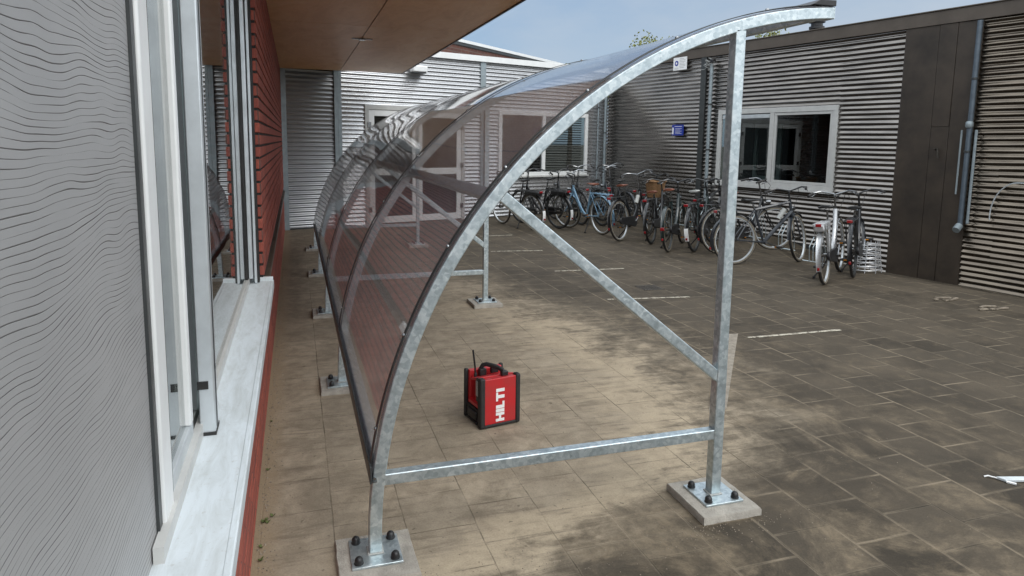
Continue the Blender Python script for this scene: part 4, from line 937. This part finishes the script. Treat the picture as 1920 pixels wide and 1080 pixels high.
m = MB(); m.tube([(bk0.x+rr_(2*math.pi*k/n, .20, .14)*math.cos(2*math.pi*k/n+.5), bk0.y+rr_(2*math.pi*k/n, .20, .14)*math.sin(2*math.pi*k/n+.5), .985) for k in range(n)], .014, 7, closed=True); put('rim', m, 'wicker', bs)

# bicycle rack along the right wall: low hoops
for k in range(7):
    s_ = 2.6+.62*k; c = R0+RD*s_+RN*.35; z0 = gz(c.x, c.y); m = MB()
    for q in (-.035, .035):
        pts = [c+RD*q+RN*.20+V(0, 0, z0), c+RD*q+RN*.22+V(0, 0, z0+.26), c+RD*q+RN*.12+V(0, 0, z0+.42), c+RD*q-RN*.02+V(0, 0, z0+.38), c+RD*q-RN*.1+V(0, 0, z0+.2), c+RD*q-RN*.12+V(0, 0, z0)]
        m.tube(pts, .008, 6)
    m.tube([c-RD*.3+RN*.20+V(0, 0, z0+.02), c+RD*.3+RN*.20+V(0, 0, z0+.02)], .012, 6)
    o_ = put('rack_hoop', m, 'galv', loc=tuple(c+V(0, 0, z0)))
    tag(o_, 'low galvanised wheel holder hoop against the dark corrugated wall behind the bicycles', 'bicycle rack', 'wheel holders along the dark wall')
# wire heap at the right of the last bicycle
c0 = V(7.25, 7.0, gz(7.25, 7.0)); m = MB()
for l in range(7):
    z = c0.z+.04+.055*l; rx_ = .19-.012*l
    m.tube([c0+V(rx_*math.cos(R(k))*1.15+rnd.uniform(-.012, .012), rx_*.7*math.sin(R(k)), z-c0.z+rnd.uniform(-.008, .008)) for k in range(0, 360, 30)], .007, 5, closed=True)
for k in range(0, 360, 45): m.tube([c0+V(.2*math.cos(R(k)), .14*math.sin(R(k)), 0), c0+V(.14*math.cos(R(k)), .10*math.sin(R(k)), .42)], .006, 5)
tag(put('wire_crate', m, 'silver_paint', loc=c0), 'heap of bright bent wire standing low right of the silver bicycle', 'wire crate')

# drain, cover, debris
dr = thing('drain_grate', 'dark iron drain grate set in the paving between two white dashes', 'drain', (3.87, 6.8, 0))
m = MB(); 
for k in range(7): m.box(3.77+.034*k, 3.787+.034*k, 6.70, 6.90, .001, .006)
m.box(3.75, 4.01, 6.68, 6.70, .001, .006); m.box(3.75, 4.01, 6.90, 6.92, .001, .006); put('grate', m, 'iron', dr)
m = MB(); m.box(3.75, 4.01, 6.68, 6.92, -.01, .002); put('pit', m, 'door_brown', dr)
th = thing('broken_plank', 'pale blue white strip lying on the paving at the right edge', 'plank', (3.40, 2.27, 0))
m = MB(); m.prism([(3.33, 2.315, .002), (3.345, 2.275, .002), (3.9, 2.12, .002), (3.9, 2.155, .002)], (0, 0, .014)); put('strip', m, 'sill', th, bevel=.003)
m = MB(); m.tube([(3.335, 2.31, .008), (3.31, 2.34, .010), (3.29, 2.345, .006)], .004, 5); m.tube([(3.345, 2.272, .006), (3.37, 2.24, .006)], .006, 5); put('splinter', m, 'whitep', th)
for (x, y), s_, lb_ in (((6.72, 5.45), 1., 'small pale broken bits lying on the paving before the brown panel'), ((6.80, 5.00), 1.4, 'broken pale bar lying on the paving nearest the bronze wall')):
    m = MB(); z = gz(x, y)
    for k in range(5): q = V(x+rnd.uniform(-.12, .12)*s_, y+rnd.uniform(-.06, .06), z+.012); an = rnd.uniform(-.4, .4); m.obox(q, (V(math.cos(an), math.sin(an)), V(-math.sin(an), math.cos(an)), V(0, 0, 1)), (rnd.uniform(.02, .09)*s_, .014, .008))
    tag(put('debris', m, 'stone', loc=(x, y, z), bevel=.002), lb_, 'debris', 'bits of rubble on the right')

# gravel along the wall and around pads (stuff), weeds
m = MB(); 
def pebble(x, y, s_):
    vs = []; a0 = rnd.uniform(0, 6.28)
    for k in range(5): a_ = a0+k*1.2566; r_ = s_*rnd.uniform(.6, 1.1); vs.append((x+r_*math.cos(a_), y+r_*math.sin(a_), .0))
    for k in range(5): a_ = a0+k*1.2566; r_ = s_*rnd.uniform(.3, .6); vs.append((x+r_*math.cos(a_), y+r_*math.sin(a_), s_*rnd.uniform(.5, .9)))
    m.add(vs, [(k, (k+1) % 5, 5+(k+1) % 5, 5+k) for k in range(5)]+[(5, 6, 7, 8, 9)])
for k in range(900): pebble(-.19+abs(rnd.gauss(0, .045)), rnd.uniform(1.5, 9), rnd.uniform(.002, .006))
for k in range(1100): pebble(rnd.gauss(.55, .35), rnd.gauss(2.05, .18), rnd.uniform(.0015, .004))
for k in range(160): pebble(rnd.gauss(1.72, .20), rnd.gauss(2.33, .05), rnd.uniform(.0015, .0042))
for k in range(420): pebble(rnd.uniform(-.1, 3.2), rnd.uniform(2., 6), rnd.uniform(.0012, .0042))
o = put('gravel', m, 'stone', smooth=False); o['kind'] = 'stuff'; o['label'] = 'fine pale gravel and grit scattered on the paving'
m = MB()
for k in range(12):
    x = -.18+abs(rnd.gauss(0, .02)); y = rnd.choice([2.55, 2.95, 3.3, 3.45, 3.7, 2.7, 4.1])+rnd.gauss(0, .03)
    for b in range(7):
        a_ = rnd.uniform(0, 6.28); l_ = rnd.uniform(.006, .017); w_ = .0025; d = V(math.cos(a_), math.sin(a_)); s_ = V(-d.y, d.x)*w_; p = V(x, y, 0)
        m.add([p-s_, p+s_, p+d*l_*.6+s_*1.4+V(0, 0, l_*.6), p+d*l_*.6-s_*1.4+V(0, 0, l_*.6), p+d*l_+V(0, 0, l_*.7)], [(0, 1, 2, 3), (3, 2, 4)])
o = put('weeds', m, 'weed', smooth=False); o['kind'] = 'stuff'; o['label'] = 'tiny green weeds along the foot of the brick wall'

# ------------------------------------------------------------ trees beyond
def tree(px, py, Y, rad, label, seed):
    q = Vector(((px-955.3)/1264, -(py-431.6)/1264, 1)); d = r2*q.x+u2*q.y+fw*q.z; k = Y/d.y; top = V(0, 0, HC)+d*k
    rd_ = random.Random(seed); base_ = V(top.x, top.y, 0); H = top.z
    th = thing('tree', label, 'tree', base_, 'tree tops beyond the flat roofs')
    m = MB(); m.taper([base_+V(0, 0, -.1), base_+V(.05, 0, H*.35), base_+V(-.05, .05, H*.6), base_+V(0, 0, H*.85)], [.16, .13, .09, .03], 9)
    for j in range(7):
        a_ = j*.9; p0 = base_+V(0, 0, H*(.4+.06*j)); p1 = p0+V(math.cos(a_)*rad*.6, math.sin(a_)*rad*.6, rad*.5); m.taper([p0, (p0+p1)/2+V(0, 0, .08), p1], [.05, .035, .012], 6)
    put('trunk', m, 'trunk', th)
    m = MB(); cl = []
    for j in range(26):
        u = Vector((rd_.gauss(0, 1), rd_.gauss(0, 1), rd_.gauss(0, .8))).normalized()*rad*rd_.uniform(.35, .82); cl.append((base_+V(0, 0, H-rad)+u, rad*rd_.uniform(.22, .36)))
    for c, r_ in cl:
        for b in range(330):
            u = Vector((rd_.gauss(0, 1), rd_.gauss(0, 1), rd_.gauss(0, 1))).normalized()*r_*rd_.uniform(.5, 1.08); p = c+u
            n_ = Vector((rd_.gauss(0, 1), rd_.gauss(0, 1), rd_.gauss(0, 1))).normalized(); a_ = n_.orthogonal().normalized(); b_ = n_.cross(a_); s_ = rd_.uniform(.04, .085)
            m.add([p-a_*s_, p-b_*s_*.5, p+a_*s_, p+b_*s_*.5], [(0, 1, 2, 3)])
    put('crown', m, 'leaf', th, smooth=False)
tree(1228, 70, 26, 2.3, 'yellow green tree top showing above the shelter roof', 1)
tree(1445, 42, 27, 2.3, 'yellow green tree top between the arch tip and the brown roof edge', 2)
tree(1071, 112, 36, 1.3, 'small distant tree top at the end of the silver coping', 3)
